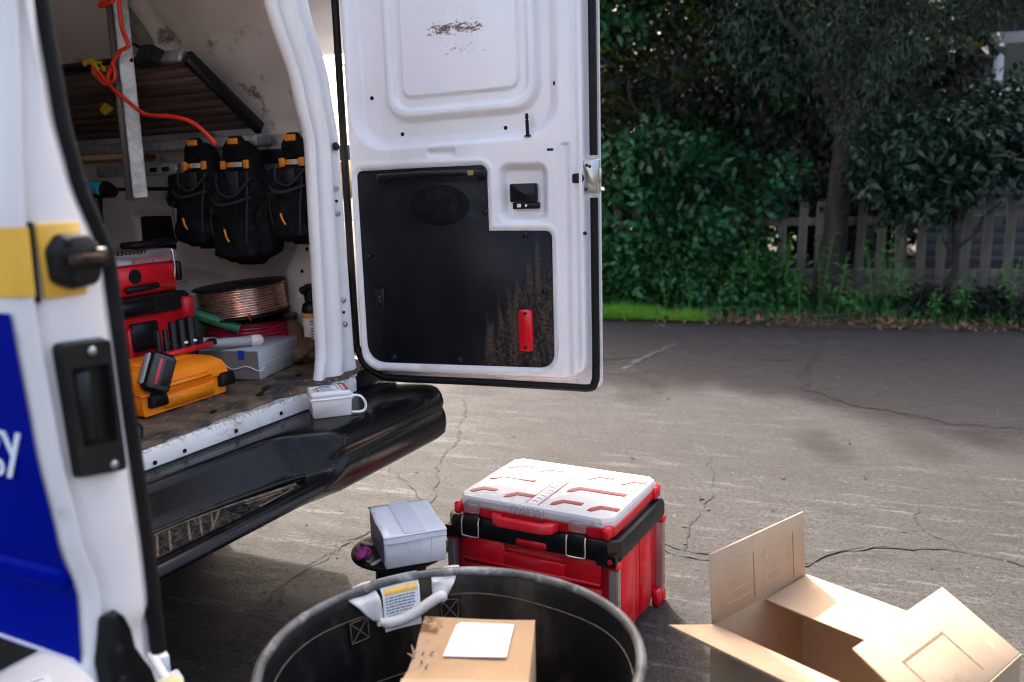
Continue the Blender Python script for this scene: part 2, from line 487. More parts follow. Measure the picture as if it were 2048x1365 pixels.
# wavy bead of seam sealer on the pillar
P().tube([(lerp_tab(xin, z) + (lerp_tab(xout, z) - lerp_tab(xin, z)) * .72 + .003 * math.sin(z * 70), .010, z) for z in lin(1.40, 1.95, 70)], .003, 6).build('seam_sealer', WHITE, pillar)

# --- far side wall, seen from inside
wx = [(.70, .235), (1.0, .23), (1.38, .20), (1.46, .17), (1.60, .10), (1.80, -.02), (2.0, -.17), (2.12, -.36)]
def rr(u, z, u0, u1, z0, z1, r):
    cx, cz, hx, hz = (u0 + u1) / 2, (z0 + z1) / 2, (u1 - u0) / 2 - r, (z1 - z0) / 2 - r
    dx, dz = abs(u - cx) - hx, abs(z - cz) - hz
    return math.hypot(max(dx, 0), max(dz, 0)) + min(max(dx, dz), 0) - r
def wall_pt(y, z):
    x = lerp_tab(wx, z)
    x = min(x, lerp_tab(xout, z) + .85 * y)
    d = rr(y, z, .16, .72, 1.50, 2.3, .14)          # upper pressed panel
    x += .030 * sm(-d / .03) - .012 * math.exp(-(d / .012) ** 2) + .008 * math.exp(-((d + .05) / .010) ** 2)
    d = rr(y, z, .80, 1.6, 1.50, 2.3, .10)
    x += .03 * sm(-d / .03)
    x += .04 * sm(-rr(y, z, 1.0, 1.22, 1.08, 1.24, .03) / .015)   # dark pocket in the lower wall
    x -= .02 * sm(1 - abs(z - 1.43) / .03)
    return (x, y, z)
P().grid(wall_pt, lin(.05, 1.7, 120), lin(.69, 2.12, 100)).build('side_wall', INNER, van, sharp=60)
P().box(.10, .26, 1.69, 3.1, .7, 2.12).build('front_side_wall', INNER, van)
def wr(name, mat, y0, y1, z0, z1, r, off, th=.004, parent=van):
    x = lerp_tab(wx, (z0 + z1) / 2) - off
    return P().prism(rect(y0, y1, z0, z1, r), x, x - th, 'x').build(name, mat, parent)
wr('wall_pocket', HARDWARE, 1.005, 1.215, 1.085, 1.235, .025, -.03)
P().prism(rect(.12, .20, .96, 1.06, .03), .226, .220, 'x').build('wall_cutout', RUBBER, van)
# lower corner bracket plate with holes
pb = P().prism(rpoly([(.06, .72), (.40, .72), (.40, 1.02), (.30, 1.18), (.06, 1.20)], .03), .19, .17, 'x').build('corner_panel', WHITE, van)
P().prism(rect(.10, .175, .90, 1.05, .03), .1705, .1690, 'x').build('oval_opening', RUBBER, pb)
for y, z in ((.26, 1.06), (.30, 1.10), (.28, .99), (.24, .93), (.33, 1.02)):
    P().lathe([(0, -.001), (.007, -.001), (.007, .001), (0, .001)], 10, (.1695, y, z), 'x').build('punched_hole', RUBBER, pb)
# wheel arch
wa = P()
rg = []
for i in range(25):
    a = math.pi * i / 24
    y = 1.02 - math.cos(a) * .52; z = .70 + math.sin(a) ** .8 * .30
    rg.append([(.24, y, z + .02), (.10, y, z + .012), (.03, 1.02 + (y - 1.02) * .985, .70 + (z - .70) * .97), (.0, 1.02 + (y - 1.02) * .94, .70 + (z - .70) * .90), (-.01, 1.02 + (y - 1.02) * .90, .70 + (z - .70) * .6), (-.012, 1.02 + (y - 1.02) * .90, .70)])
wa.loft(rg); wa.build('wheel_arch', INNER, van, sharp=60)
# rail the pouches hang from, shelf lip, support arm, bulkhead, roof and near side
P().box(.150, .172, .07, .60, 1.405, 1.455, .004).build('hanging_rail', simple('blue_black_rail', (.012, .018, .04), .5), van)
P().box(.140, .165, .10, .20, 1.360, 1.398, .003).build('timber_block', WOOD, van)
P().box(.02, .10, .36, 1.6, 1.462, 1.500, .004).build('shelf_lip', GALV, van)
P().box(-.02, .25, 1.00, 1.7, 1.44, 1.460, .003).build('shelf_board', WOOD, van)
arm = P().box(-.03, -.005, .69, 1.10, 1.375, 1.415, .004).build('slotted_arm', GALV, van)
for y in (.74, .80, .88):
    P().prism(rect(y - .018, y + .018, 1.387, 1.403, .007), -.0305, -.032, 'x').build('slot', RUBBER, arm)
DARK = simple('dark_lining', (.035, .028, .025), .8, var=.3, scale=5)
P().box(-1.6, .3, 2.55, 2.6, .7, 2.15).build('bulkhead', DARK, van)
rf = P(); 
rf.loft([[(x, y, 2.16 - .35 * (abs((x + .73) / .93)) ** 6) for x in lin(-1.68, .22, 30)] for y in (0.0, 1.5, 3.1)])
rf.loft([[(x, y, 2.20 - .35 * (abs((x + .73) / .96)) ** 6) for x in lin(-1.69, .23, 30)] for y in (-.01, 1.5, 3.1)])
rf.build('roof', WHITE, van, sharp=60)
P().box(-1.45, -.05, .0, .06, 1.98, 2.13, .02).build('roof_header', WHITE, van)
# outer skins
def skin(side):
    s = P(); tab = [(.42, .985), (.70, 1.0), (1.15, 1.01), (1.45, .985), (1.65, .95), (1.86, .865), (2.0, .76)]
    ys = [.02, .05, .08, .12, .16, .2, .25, .3, .4, .6, 1, 2, 3.1]
    s.loft([[(-.73 + side * min(lerp_tab(tab, z), lerp_tab(xout, z) + .735 + .85 * (y - .02)), y, z) for y in ys] for z in lin(.42, 2.02, 30)])
    return s.build('side_panel', WHITE, van, sharp=60)
skin(1); skin(-1)
P().box(-1.60, -1.56, .02, 3.1, .62, 2.05).build('near_side_lining', INNER, van)
P().prism(rect(-1.66, -.10, .16, .56, .02), .45, 3.1, 'y').build('chassis', RUBBER, van)
for sx in (-1.55, .02):
    w = P().lathe([(.20, -.11), (.335, -.105), (.36, -.08), (.365, 0), (.36, .08), (.335, .105), (.20, .11)], 40, (sx, 1.02, .365), 'x', closed=True).build('wheel', RUBBER, van)
    P().lathe([(0, -.04), (.10, -.05), (.19, -.10), (.20, -.10), (.20, .10), (.19, .10), (.1, .05), (0, .04)], 32, (sx, 1.02, .365), 'x').build('rim', STEEL, w)

# --- bumper with a recessed step
def ztr(y): return .5555 + (y + .175) * .172       # the tread falls slightly outwards
def step_sec(x):
    yp = lerp_tab([(-.95, -.132), (-.63, -.145), (-.50, -.16)], x); yb = min(yp - .020, lerp_tab([(-.95, -.153), (-.56, -.200), (-.46, -.232)], x))
    return [(.03, .640), (-.02, .652), (yp + .025, .655), (yp + .006, .654), (yp - .003, .647), (yp - .007, .634), (yb + .007, .580), (yb, .563), (yb - .007, .558), (yb - .020, ztr(yb - .020)), (-.262, ztr(-.262)), (-.272, .543), (-.286, .550), (-.301, .549), (-.311, .541), (-.314, .530), (-.302, .516), (-.22, .47), (-.03, .43)]
blok = [(.03, .640), (-.02, .652), (-.12, .656), (-.20, .657), (-.240, .655), (-.264, .647), (-.278, .630), (-.284, .610), (-.285, .596), (-.281, .588), (-.281, .580), (-.286, .572), (-.290, .560), (-.292, .548), (-.292, .525), (-.287, .500), (-.262, .478), (-.20, .45), (-.03, .43)]
bp = P(); rg = []
for x in lin(-1.70, .10, 180) + [.115, .128, .138, .145, .149, .150]:
    w = max(sm((x + .585) / .15), sm((-1.18 - x) / .16)); step = step_sec(x)
    e = max(0, (x - .08) / .07); k = math.sqrt(max(0, 1 - min(1, e) ** 2.4)) * .5 + .5 if e > 0 else 1
    rg.append([(x, (a * (1 - w) + c * w) * (k if (a * (1 - w) + c * w) < -.02 else 1), .555 + ((b * (1 - w) + d * w) - .555) * (1 if e <= 0 else (1 - .22 * min(1, e) ** 3))) for (a, b), (c, d) in zip(step, blok)])
bp.loft(rg, closed=True, caps=True)
bumper = bp.build('bumper', BUMPER, van, sharp=55)
DUST = simple('dusty_edge', (.13, .092, .062), .85, var=.4, scale=60, bump=.2)
def rib(pts, r=.0028, name='tread_rib', mat=DUST): return P().tube([(x, y, ztr(y) + .0022) for (x, y) in pts], r, 6, flat=.7).build(name, mat, bumper)
rib([(-1.12, -.178), (-.95, -.180), (-.80, -.200), (-.68, -.222), (-.60, -.238), (-.64, -.252), (-.76, -.257)])
for x0 in (-1.02, -.985, -.93, -.895, -.86):
    rib([(x0 - .05, -.256), (x0 + .01, -.188)])
rib([(-.76, -.212), (-.64, -.236)]); rib([(-.77, -.222), (-.66, -.243)]); rib([(-.83, -.196), (-.87, -.225), (-.92, -.256)])
P().tube(spline([(-1.16, -.168, .558), (-.95, -.172, .559), (-.80, -.190, .559), (-.66, -.215, .559), (-.585, -.232, .558), (-.565, -.240, .556)], 6), .0085, 8, flat=.8).build('tread_border', BUMPER, bumper, sharp=80)
TREAD = Mat('pebbled_tread', .45, spec=.3); TREAD.color(TREAD.mix(TREAD.ramp(TREAD.noise(60, 6, .7), .45, .62), (.004, .004, .0045), (.07, .048, .032))); TREAD.bump(TREAD.voro(170), 1.0, .004)
P().grid(lambda x, w: (x, (-.178 - .145 * max(0, x + .85)) * (1 - w) - .2585 * w, ztr((-.178 - .145 * max(0, x + .85)) * (1 - w) - .2585 * w) + .0014), lin(-1.15, -.60, 30), lin(0, 1, 4)).build('tread_pad', TREAD.m, bumper, sharp=0)
for (x, y) in ((-.797, -.226),):
    P().lathe([(0, .006), (.008, .006), (.010, .004), (.016, .003), (.018, .0055), (.024, .0045), (.026, 0)], 24, (x, y, ztr(y) + .0015)).build('step_bolt', HARDWARE, bumper)
for x in (-.43, .002):
    P().lathe([(0, -.004), (.009, -.004), (.010, -.0075), (.014, -.0075), (.016, -.003), (.019, -.004), (.021, .004)], 20, (x, -.2755, .617), 'y').build('bumper_plug', BLACK, bumper)
for i, y in enumerate((-.030, -.045, -.060, -.075)):
    P().tube([(x, y, .6535) for x in lin(-1.3, .10, 20)], .0022, 6, flat=.6).build('pad_rib', BUMPER, bumper)
for i, y in enumerate((-.10, -.125, -.15, -.175, -.20)):
    P().tube([(x, y, .6535) for x in lin(-.50 + .03 * i, .10, 12)], .0022, 6, flat=.6).build('pad_rib', BUMPER, bumper)

# --- far rear door, swung open, its inner side towards us
DA = R(-80.6)
rd_loc = (.0225, -.0102, 0)
def d_un(u, z): return min(rr(u, z, .027, .468, .733, 1.368, .022 if z > 1 else .07), rr(u, z, .027, .670, .733, 1.166, .045 if z < .95 else .025))
def door_pt(u, z):
    y = 0.0
    zz = z - .03 * (u - .2)                                   # pressings rise slightly towards the latch side
    d = rr(u, zz, .020, .700, 1.425, 2.4, .11)
    y += .032 * sm(-d / .036)
    d = rr(u, zz, .130, .640, 1.505, 2.4, .085)
    y -= .026 * sm(-d / .020)
    d = rr(u, zz, .163, .607, 1.540, 2.4, .06)
    y += .015 * sm(-d / .011)
    d = rr(u, zz, .193, .575, 1.578, 2.4, .035)
    y -= .011 * sm(-d / .006)
    y += .010 * sm(-(d_un(u, z) - .004) / .010) - .004 * math.exp(-((d_un(u, z) - .014) / .006) ** 2)
    y += .034 * sm(-rr(u, z, .500, .662, 1.190, 1.372, .035) / .026)
    y += .010 * sm(-rr(u, z, .27, .37, 1.395, 1.425, .012) / .012)
    if z < 1.42: y += .009 * math.exp(-((u - .715) / .012) ** 2)
    y += .008 * math.exp(-((u - .745) / .007) ** 2)
    d = rr(u, z, -.002, .776, .698, 2.4, .075)
    y += .055 * sm((d + .012) / .022)
    return (u, y, z)
rd = P().grid(door_pt, lin(-.012, .800, 190), lin(.672, 2.06, 290), keep=lambda u, z: rr(u, z, -.012, .802, .672, 2.5, .085) < 0)
right_door = rd.build('rear_door', DOORP, van, sharp=70, loc=rd_loc, rot=(0, 0, DA))
right_door['label'] = 'opened far rear door showing its white pressed inner side and black trim board'
D = right_door
P().prism(rpoly([(-.02, .664), (.808, .664), (.808, 2.08), (-.02, 2.08)], [.10, .02, .02, .02]), .060, .085, 'y', .004).build('outer_skin', WHITE, D)
# weather seal round the edge
sp = [(-.022, 2.06), (-.022, 1.6), (-.022, .84), (-.018, .78), (.005, .725), (.055, .690), (.12, .679), (.4, .677), (.70, .672), (.775, .672), (.792, .69), (.797, .74), (.797, 1.0), (.797, 1.26)]
P().tube([(a, .022, b) for a, b in [tuple(q)[:2] for q in spline([(a, b, 0) for a, b in sp], 5)]], .0125, 8).build('weather_seal', RUBBER, D)
P().tube([(.797, .022, z) for z in lin(1.385, 2.06, 6)], .0125, 8).build('weather_seal', RUBBER, D)
P().tube([(-.028, .03, z) for z in lin(.86, 2.06, 6)], .010, 8).build('weather_seal', RUBBER, D)
P().tube(spline([(-.045, .06, 1.10), (-.050, .03, 1.06), (-.040, .0, .98), (-.026, -.004, .88), (-.018, .0, .80)], 5), [.016] * 4 + [.015] * 8 + [.011] * 9, 8).build('check_strap', RUBBER, D)
# black trim board
tpoly = rpoly([(.027, .735), (.670, .735), (.670, 1.163), (.513, 1.168), (.474, 1.225), (.466, 1.370), (.025, 1.362)], [.075, .055, .022, .05, .05, .022, .022], 7)
trim = P().prism(tpoly, .012, .0035, 'y', .003).build('trim_board', TRIM, D)
grab = P().tube(spline([(.118, .002, 1.336), (.122, -.03, 1.340), (.15, -.040, 1.342), (.30, -.042, 1.346), (.42, -.040, 1.345), (.447, -.03, 1.343), (.450, .002, 1.340)], 5), .011, 10, flat=.8).build('grab_handle', BLACK, D)
for u, z in ((.115, 1.335), (.453, 1.341)): P().prism(rect(u - .016, u + .016, z - .012, z + .012, .008), .004, -.012, 'y', .004).build('handle_mount', BLACK, D)
P().prism(rect(.424, .442, 1.337, 1.351, .002), -.050, -.0535, 'y').build('handle_clip', simple('brass_clip', (.28, .19, .09), .5, metal=.5), D)
ov = [(.306 + .101 * math.cos(t), 1.248 + .064 * math.sin(t)) for t in lin(0, 2 * math.pi * 47 / 48, 47)]
P().prism(ov, .004, .0022, 'y', .001).build('speaker_cloth', CLOTH, D)
for u, z in ((.458, 1.225), (.585, 1.153), (.644, .979), (.636, .773), (.050, 1.089), (.124, .754), (.354, .754)):
    P().lathe([(0, -.006), (.005, -.006), (.009, -.003), (.0105, .0), (.0105, .002)], 14, (u, .0025, z), 'y').build('trim_clip', BLACK, D)
so = P().prism(rect(.070, .101, .915, .983, .004), .004, -.0005, 'y', .001).build('socket_plate', BLACK, D)
P().prism(rect(.077, .094, .928, .970, .008), -.0005, -.004, 'y', .001).build('socket', RUBBER, so)
for z in (.942, .956): P().lathe([(0, -.002), (.002, -.002), (.002, 0)], 8, (.0855, -.0042, z), 'y').build('socket_pin', STEEL, so)
rfm = Mat('red_reflector', .18); rfm.color(rfm.mix(rfm.ramp(rfm.voro(420), .2, .6), (.72, .01, .02), (.55, .003, .01))); rfm.bump(rfm.voro(420), .35, .001)
ref = P().prism(rect(.557, .602, .788, .921, .012), .004, -.006, 'y', .003).build('red_reflector', rfm.m, D)
for z in (.800, .909): P().lathe([(0, -.003), (.004, -.003), (.0055, -.0015), (.0055, 0)], 12, (.5795, -.006, z), 'y').build('screw', HARDWARE, ref)
# inner latch handle in its pocket
ih = P().prism(rect(.537, .621, 1.252, 1.308, .006), .030, .004, 'y', .005).build('inner_handle', BLACK, D)
P().prism(rect(.543, .627, 1.231, 1.2505, .003), .032, .016, 'y', .002).build('latch_base', HARDWARE, D)
P().box(.558, .570, .012, .018, 1.236, 1.247, .001).build('lock_tab', WHITEPL, ih)
P().lathe([(0, 0), (.004, 0), (.004, .004)], 10, (.586, .0155, 1.241), 'y').build('rivet', STEEL, ih)
# lock knob, slot, holes, latch plate
kn = P().tube([(.600, .004, 1.451), (.6, -.001, 1.495)], .0055, 8).tube([(.6, -.001, 1.495), (.6, -.0012, 1.502), (.6, -.0015, 1.514)], [.003, .006, .004], 8).build('lock_knob', RUBBER, D)
P().lathe([(0, 0), (.011, 0), (.009, .004), (0, .004)], 12, (.600, .004, 1.447)).build('knob_base', RUBBER, kn)
P().box(.660, .679, -.002, .0008, 1.402, 1.409).build('slot', RUBBER, D)
for u, z, yy in ((.082, 1.589, .0288), (.181, 1.473, .0288), (.523, 1.477, .0288), (.685, 1.597, .025)):
    yy = door_pt(u, z)[1]
    P().lathe([(0, -.0008), (.0065, -.0008), (.0065, .0008), (0, .0008)], 14, (u, yy, z), 'y').build('drilled_hole', RUBBER, D)
lp = P().prism(rpoly([(.772, 1.275), (.815, 1.272), (.815, 1.372), (.768, 1.370), (.768, 1.35), (.778, 1.335), (.778, 1.31), (.770, 1.298)], .003, 3), .030, .004, 'y', .002).build('latch_plate', STEEL, D)
P().prism(rpoly([(.735, 1.305), (.765, 1.303), (.772, 1.318), (.765, 1.334), (.735, 1.332)], .006, 3), .006, .001, 'y').build('latch_opening', RUBBER, lp)
for u, z in ((.779, 1.356), (.788, 1.352), (.776, 1.285)): P().lathe([(0, -.002), (.004, -.002), (.005, 0)], 8, (u, .004, z), 'y').build('screw', HARDWARE, lp)
P().box(.815, .822, .0, .022, 1.305, 1.345, .003).build('striker', STEEL, lp)
P().lathe([(0, -.004), (.006, -.004), (.006, 0)], 12, (.772, .004, 1.155), 'y').build('rubber_plug', RUBBER, D)

# --- near rear door, swung open beside us, seen on its edge
xo = [(.62, -1.590), (.70, -1.578), (.78, -1.573), (.86, -1.590), (1.0, -1.604), (1.17, -1.612), (1.27, -1.610), (1.53, -1.585), (1.8, -1.565), (2.06, -1.545)]
xi = [(.62, -1.466), (.80, -1.466), (1.06, -1.474), (1.22, -1.478), (1.33, -1.512), (1.405, -1.524), (1.54, -1.531), (2.06, -1.545)]
ld = P(); rg = []
for z in lin(.635, 2.06, 70):
    a, b = lerp_tab(xo, z), lerp_tab(xi, z)
    low = sm((.72 - z) / .02) * .012
    c = a + .024
    mid = b - .020
    zs_ = max(z, .700 - .02 * 0)
    rg.append([(a + .005, -.02, zs_), (a, -.30, zs_), (a - .001, -.69, max(z, .690)), (a + .002, -.712, max(z, .680)), (a + .008, -.720, max(z, .665)), (c - .007, -.722, z), (c - .002, -.716, z), (c, -.708, z), (c + .005, -.710, z), (c + .009, -.717, z), (c + .016, -.720 + low, z), (mid - .006, -.722 + low, z), (mid + .002, -.716 + low, z), (mid + .006, -.706 + low, z), (b, -.702 + low, z), (b + .004, -.69, z), (b + .004, -.60, z), (b - .02, -.55, z), (b - .02, -.02, z)])
ld.loft(rg)
lm = simple('door_edge_paint', (.82, .75, .71), .36, var=.04, scale=3, bump=.03, dirt=(.45, .38, .30), dthr=(.60, .80), dscale=9)
left_door = ld.build('rear_door', lm, van, sharp=60)
left_door['label'] = 'opened near rear door seen on its edge, white with blue outer panel and yellow tape'
L = left_door
P().tube([(lerp_tab(xi, z) + .010, -.700, z) for z in lin(.635, 2.06, 60)], .0115, 8).build('weather_seal', RUBBER, L)
bl = P()
bl.grid(lambda y, z: (lerp_tab(xo, z) - .0035 - .0 * y + (.005 * sm((z - .79) / .03) * 0), y, z), lin(-.06, -.704, 24), lin(.686, 1.166, 30))
bl.build('blue_panel', BLUE, L, sharp=60)
P().prism(rect(-.70, -.06, .79, .822, .012), -1.574, -1.592, 'x', .007).build('blue_rub_strip', BLUE, L)
text('lettering', 'gy', .092, simple('white_lettering', (.78, .80, .84), .4, var=.02), L, (-1.6085, -.642, .998), (R(90), 0, R(-90)))
tape = P()
tape.loft([[(lerp_tab(xo, z) + dx, y, z) for dx, y in ((-.003, -.30), (-.0035, -.60), (-.0040, -.69), (-.0015, -.7150), (.004, -.7225), (.010, -.7245), (.0175, -.7255))] for z in lin(1.186, 1.269, 8)])
tape.build('yellow_tape', YELLOW, L, sharp=60)
P().tube([(lerp_tab(xo, z) + .0245, -.715, z) for z in lin(1.176, 1.274, 6)], .0055, 8).build('crease_gap', RUBBER, L)
P().prism(rpoly([(-1.580, 1.180), (-1.523, 1.180), (-1.523, 1.272), (-1.580, 1.272)], .003, 3), -.718, -.7255, 'y', .001).build('yellow_tape', YELLOW, L)
lk = P().prism(rpoly([(-1.574, 1.200), (-1.548, 1.188), (-1.512, 1.192), (-1.502, 1.215), (-1.504, 1.240), (-1.520, 1.258), (-1.560, 1.258), (-1.576, 1.240)], .014, 5), -.724, -.740, 'y', .006).build('door_striker', HARDWARE, L)
P().tube(spline([(-1.556, -.742, 1.224), (-1.545, -.752, 1.225), (-1.528, -.753, 1.225), (-1.512, -.744, 1.226)], 5), .0075, 8).build('striker_bar', simple('rusty_bar', (.045, .030, .022), .95, var=.4, scale=60, spec=.0), lk)
P().box(-1.520, -1.500, -.748, -.724, 1.214, 1.238, .004).build('striker_block', HARDWARE, lk)
for x, z in ((-1.553, 1.247), (-1.547, 1.203)): P().lathe([(0, -.003), (.005, -.003), (.0065, 0)], 6, (x, -.740, z), 'y').build('bolt', HARDWARE, lk)
# recessed release handle
hp = P()
outp = rpoly([(-1.573, .945), (-1.500, .934), (-1.503, 1.120), (-1.580, 1.124)], .010, 5)
inp = rpoly([(-1.562, .985), (-1.512, .980), (-1.512, 1.086), (-1.566, 1.090)], .004, 5)
n = len(outp)
hp._add([(a, -.7215, b) for a, b in outp] + [(a, -.7365, b) for a, b in inset(outp, .003)] + [(a, -.7365, b) for a, b in inp] + [(a, -.7238, b) for a, b in inset(inp, .003)], [(i + k * n, (i + 1) % n + k * n, (i + 1) % n + (k + 1) * n, i + (k + 1) * n) for k in range(3) for i in range(n)] + [tuple(3 * n + i for i in range(n))])
hd = hp.build('release_handle', HARDWARE, L, sharp=40)
P().box(-1.560, -1.536, -.7335, -.7242, .988, 1.084, .004).build('lever', BLACK, hd)
for x, z in ((-1.535, 1.107), (-1.522, .950)): P().lathe([(0, -.003), (.004, -.003), (.006, -.001), (.006, .001)], 12, (x, -.7365, z), 'y').build('screw', STEEL, hd)
# rubber corner piece at the bottom
rc = P().loft([[(x0, -.724, z), (x0 + .006, -.742, z), (x0 + (x1 - x0) * .45, -.748, z), (x0 + (x1 - x0) * .55, -.738, z), (x1 - .006, -.744, z), (x1, -.724, z)] for (z, x0, x1) in ((.748, -1.562, -1.540), (.742, -1.565, -1.534), (.72, -1.570, -1.526), (.69, -1.578, -1.522), (.668, -1.576, -1.512), (.645, -1.574, -1.500), (.60, -1.570, -1.49))], caps=True).build('corner_guard', RUBBER, L)
for z in (.70, .655): P().lathe([(0, -.002), (.005, -.002), (.008, 0)], 10, (-1.556, -.7465, z), 'y').build('plug', HARDWARE, rc)

# ================================================================== THINGS INSIDE THE VAN
VA = R(64)
def vw(x, y, z=0.0):
    return (-.53 + math.cos(VA) * x - math.sin(VA) * y, 2.78 + math.sin(VA) * x + math.cos(VA) * y, z)
def vthing(name, label, cat, x, y, z, rz=0, group=None):
    return tag(empty(name, vw(x, y, z), VA + rz), label, cat, group)
FZ = .7195

# --- stacked red tool chest and organiser
t = vthing('tool_chest', 'red tool chest with black lid on the van floor under the small organiser', 'tool chest', -.53, .43, FZ)
cb = P().box(-.27, .255, .02, .38, 0, .228, .008).build('chest_body', RED, t)
for x0 in (-.24, -.19, -.14, -.03, .02, .19): P().box(x0, x0 + .018, .008, .021, .03, .19, .003).build('rib', RED, cb)
P().box(.03, .13, .000, .0215, .120, .205, .006).build('latch_pocket', BLACK, t)
for i in range(6): P().tube([(.03 + i * .016, .016, .195), (.03 + i * .016, .004, .18)], .004, 6).build('grip_rib', RED, cb)
P().prism(rpoly([(-.28, .230), (.25, .230), (.26, .242), (.26, .270), (.24, .285), (-.28, .285)], .006, 3), 0.0, .39, 'y', .006).build('chest_lid', BLACK, t)
P().box(-.05, .12, -.014, .012, .236, .274, .008).build('lid_grip', BLACK, t)
P().box(.225, .268, -.015, .05, .19, .265, .008).build('corner_block', RED, t)
P().box(.235, .259, -.008, .016, .0, .19, .003).build('corner_post', ALU, t)
t = vthing('organiser_case', 'small red organiser with clear lid on top of the tool chest in the van', 'organiser', -.45, .435, FZ + .2865, R(1))
P().box(-.155, .150, 0, .25, 0, .095, .010).build('tray', RED, t)
tp = P().box(-.10, .10, -.002, .010, .012, .082, .004).build('front_panel', RED, t)
P().lathe([(0, -.003), (.022, -.003), (.022, .0), (0, 0)], 24, (-.02, -.002, .060), 'y').build('finger_hole', RUBBER, tp)
P().tube([(-.065, -.012, .022), (-.06, -.014, .023), (.045, -.014, .027), (.05, -.012, .027)], .010, 8).build('handle', BLACK, t)
for sx in (-1, 1):
    for i in range(3): P().box(sx * .125 + i * .010 - .012, sx * .125 + i * .010 - .006, -.004, .002, .05, .085, .001).build('rib', RED, tp)
CLEAR = Mat('clear_plastic', .12); CLEAR.b.inputs['Transmission Weight'].default_value = .85; CLEAR.b.inputs['IOR'].default_value = 1.3
CLEAR.color(CLEAR.mix(CLEAR.noise(8), (.80, .74, .74), (.9, .86, .86))); CLEAR.rough(CLEAR.noise(30, 6), .08, .35); CLEAR = CLEAR.m
P().prism(rpoly([(-.157, .096), (.152, .096), (.150, .126), (.135, .135), (-.14, .135), (-.155, .126)], .005, 3), -.002, .25, 'y', .004).build('clear_lid', CLEAR, t)
for i in range(4): P().box(-.14 + i * .072, -.075 + i * .072, .03, .22, .092, .108, .004).build('bin', RED if i != 1 else WHITEPL, t)
for i in range(8): P().box(-.075 + i * .014, -.067 + i * .014, -.004, .02, .126, .1365, .001).build('lid_tooth', BLACK, t)
for sx in (-1, 1):
    P().tube(spline([(sx * .125, -.002, .13), (sx * .128, -.008, .125), (sx * .13, -.010, .08), (sx * .128, -.006, .045)], 4), .0028, 6).build('wire_latch', ALU, t)
P().box(.150, .170, .0, .03, .03, .09, .004).build('latch', BLACK, t)
tag(P().box(-.02, .22, -.03, .03, 0, .02, .008).build('black_tool', BLACK, None, loc=vw(-.40, .52, FZ + .2865 + .1375), rot=(0, 0, VA + R(15))), 'flat black hand tool lying on the small organiser lid in the van', 'tool')

# --- orange case
t = vthing('orange_case', 'orange plastic case with black latches at the front of the van floor', 'case', -.56, .165, FZ, R(2))
base = P().prism(rpoly([(-.158, 0), (.150, 0), (.158, .058), (-.163, .058)], .008, 4), .0, .225, 'y', 0).build('case_base', ORANGE, t)
lidp = P()
lidp.loft([[(-.165 + d, .0 - .004 + d, z), (.160 - d, -.004 + d, z), (.160 - d, .228 - d, z), (-.165 + d, .228 - d, z)] for z, d in ((.060, 0), (.080, .001), (.098, .010), (.112, .028), (.116, .040))], closed=True, caps=True)
lid = lidp.build('case_lid', ORANGE, t, sharp=35)
P().box(-.168, .163, -.008, .0, .054, .064, .002).build('lid_rim', ORANGE, lid)
P().box(-.085, .085, -.022, .0, .066, .078, .005).build('carry_handle', ORANGE, lid)
P().prism(rect(-.09, .10, .008, .048, .008), .001, -.012, 'y', .006).build('front_bulge', ORANGE, base)
P().box(-.085, .09, .06, .20, .114, .121, .004).build('lid_panel', ORANGE, lid)
for x in (-.115, .148):
    P().prism(rpoly([(x - .028, .022), (x + .030, .020), (x + .034, .03), (x + .026, .062), (x - .026, .062)], .004, 3), .0, -.018, 'y', .005).build('latch', BLACK, t)
# red socket rail with sockets
t = vthing('socket_rail', 'red rail of black impact sockets lying on the orange case in the van', 'socket set', -.50, .27, FZ + .122, R(3))
P().box(-.06, .15, -.018, .018, 0, .016, .005).build('rail', RED, t)
P().box(.145, .172, -.012, .012, .002, .020, .004).build('end_clip', BLACK, t)
for i, (x, r, h) in enumerate(((-.052, .008, .062), (-.024, .008, .062), (.006, .012, .080), (.040, .0135, .082), (.076, .0145, .084))):
    s = P().tube([(x, .0, .014), (x, .0, .03), (x, .001, .034), (x + .001, .002, .016 + h), (x + .001, .002, .018 + h)], [r * 1.12, r * 1.12, r, r, r * .9], 14).build('socket', BLACK, t)
    if i > 2: P().box(x - .007, x + .006, -r - .002, -r + .004, .028, .036, .001).build('size_mark', WHITEPL, s)
    P().lathe([(r * .9, .012), (r * 1.15, .012), (r * 1.15, .018), (r * .9, .018)], 14, (x, 0, 0), closed=True).build('ring', RED, s)
P().lathe([(0, .0), (.010, .0), (.010, .02), (.006, .022), (0, .022)], 12, (.108, 0, .014)).build('peg', BLACK, t)
# battery pack leaning on the case
t = vthing('battery_pack', 'black battery pack with red stripe leaning on the orange case', 'battery', -.685, .128, FZ + .118, R(-12))
t.rotation_euler = (R(-14), R(24), VA + R(-28))
P().box(-.035, .035, -.022, .022, -.055, .055, .012).build('pack_body', BLACK, t)
P().box(-.030, .028, -.0265, -.02, -.047, .047, .004).build('pack_face', simple('charcoal_plastic', (.03, .03, .033), .5), t)
P().box(-.012, -.004, -.0278, -.026, -.035, .036, .0005).build('red_stripe', PRINTRED, t)
P().box(.004, .024, -.0275, -.026, -.034, .036, .0005).build('spec_label', BLACK, t)
P().box(-.043, -.034, -.018, .018, -.04, .045, .004).build('terminal_rail', GREYPL, t)

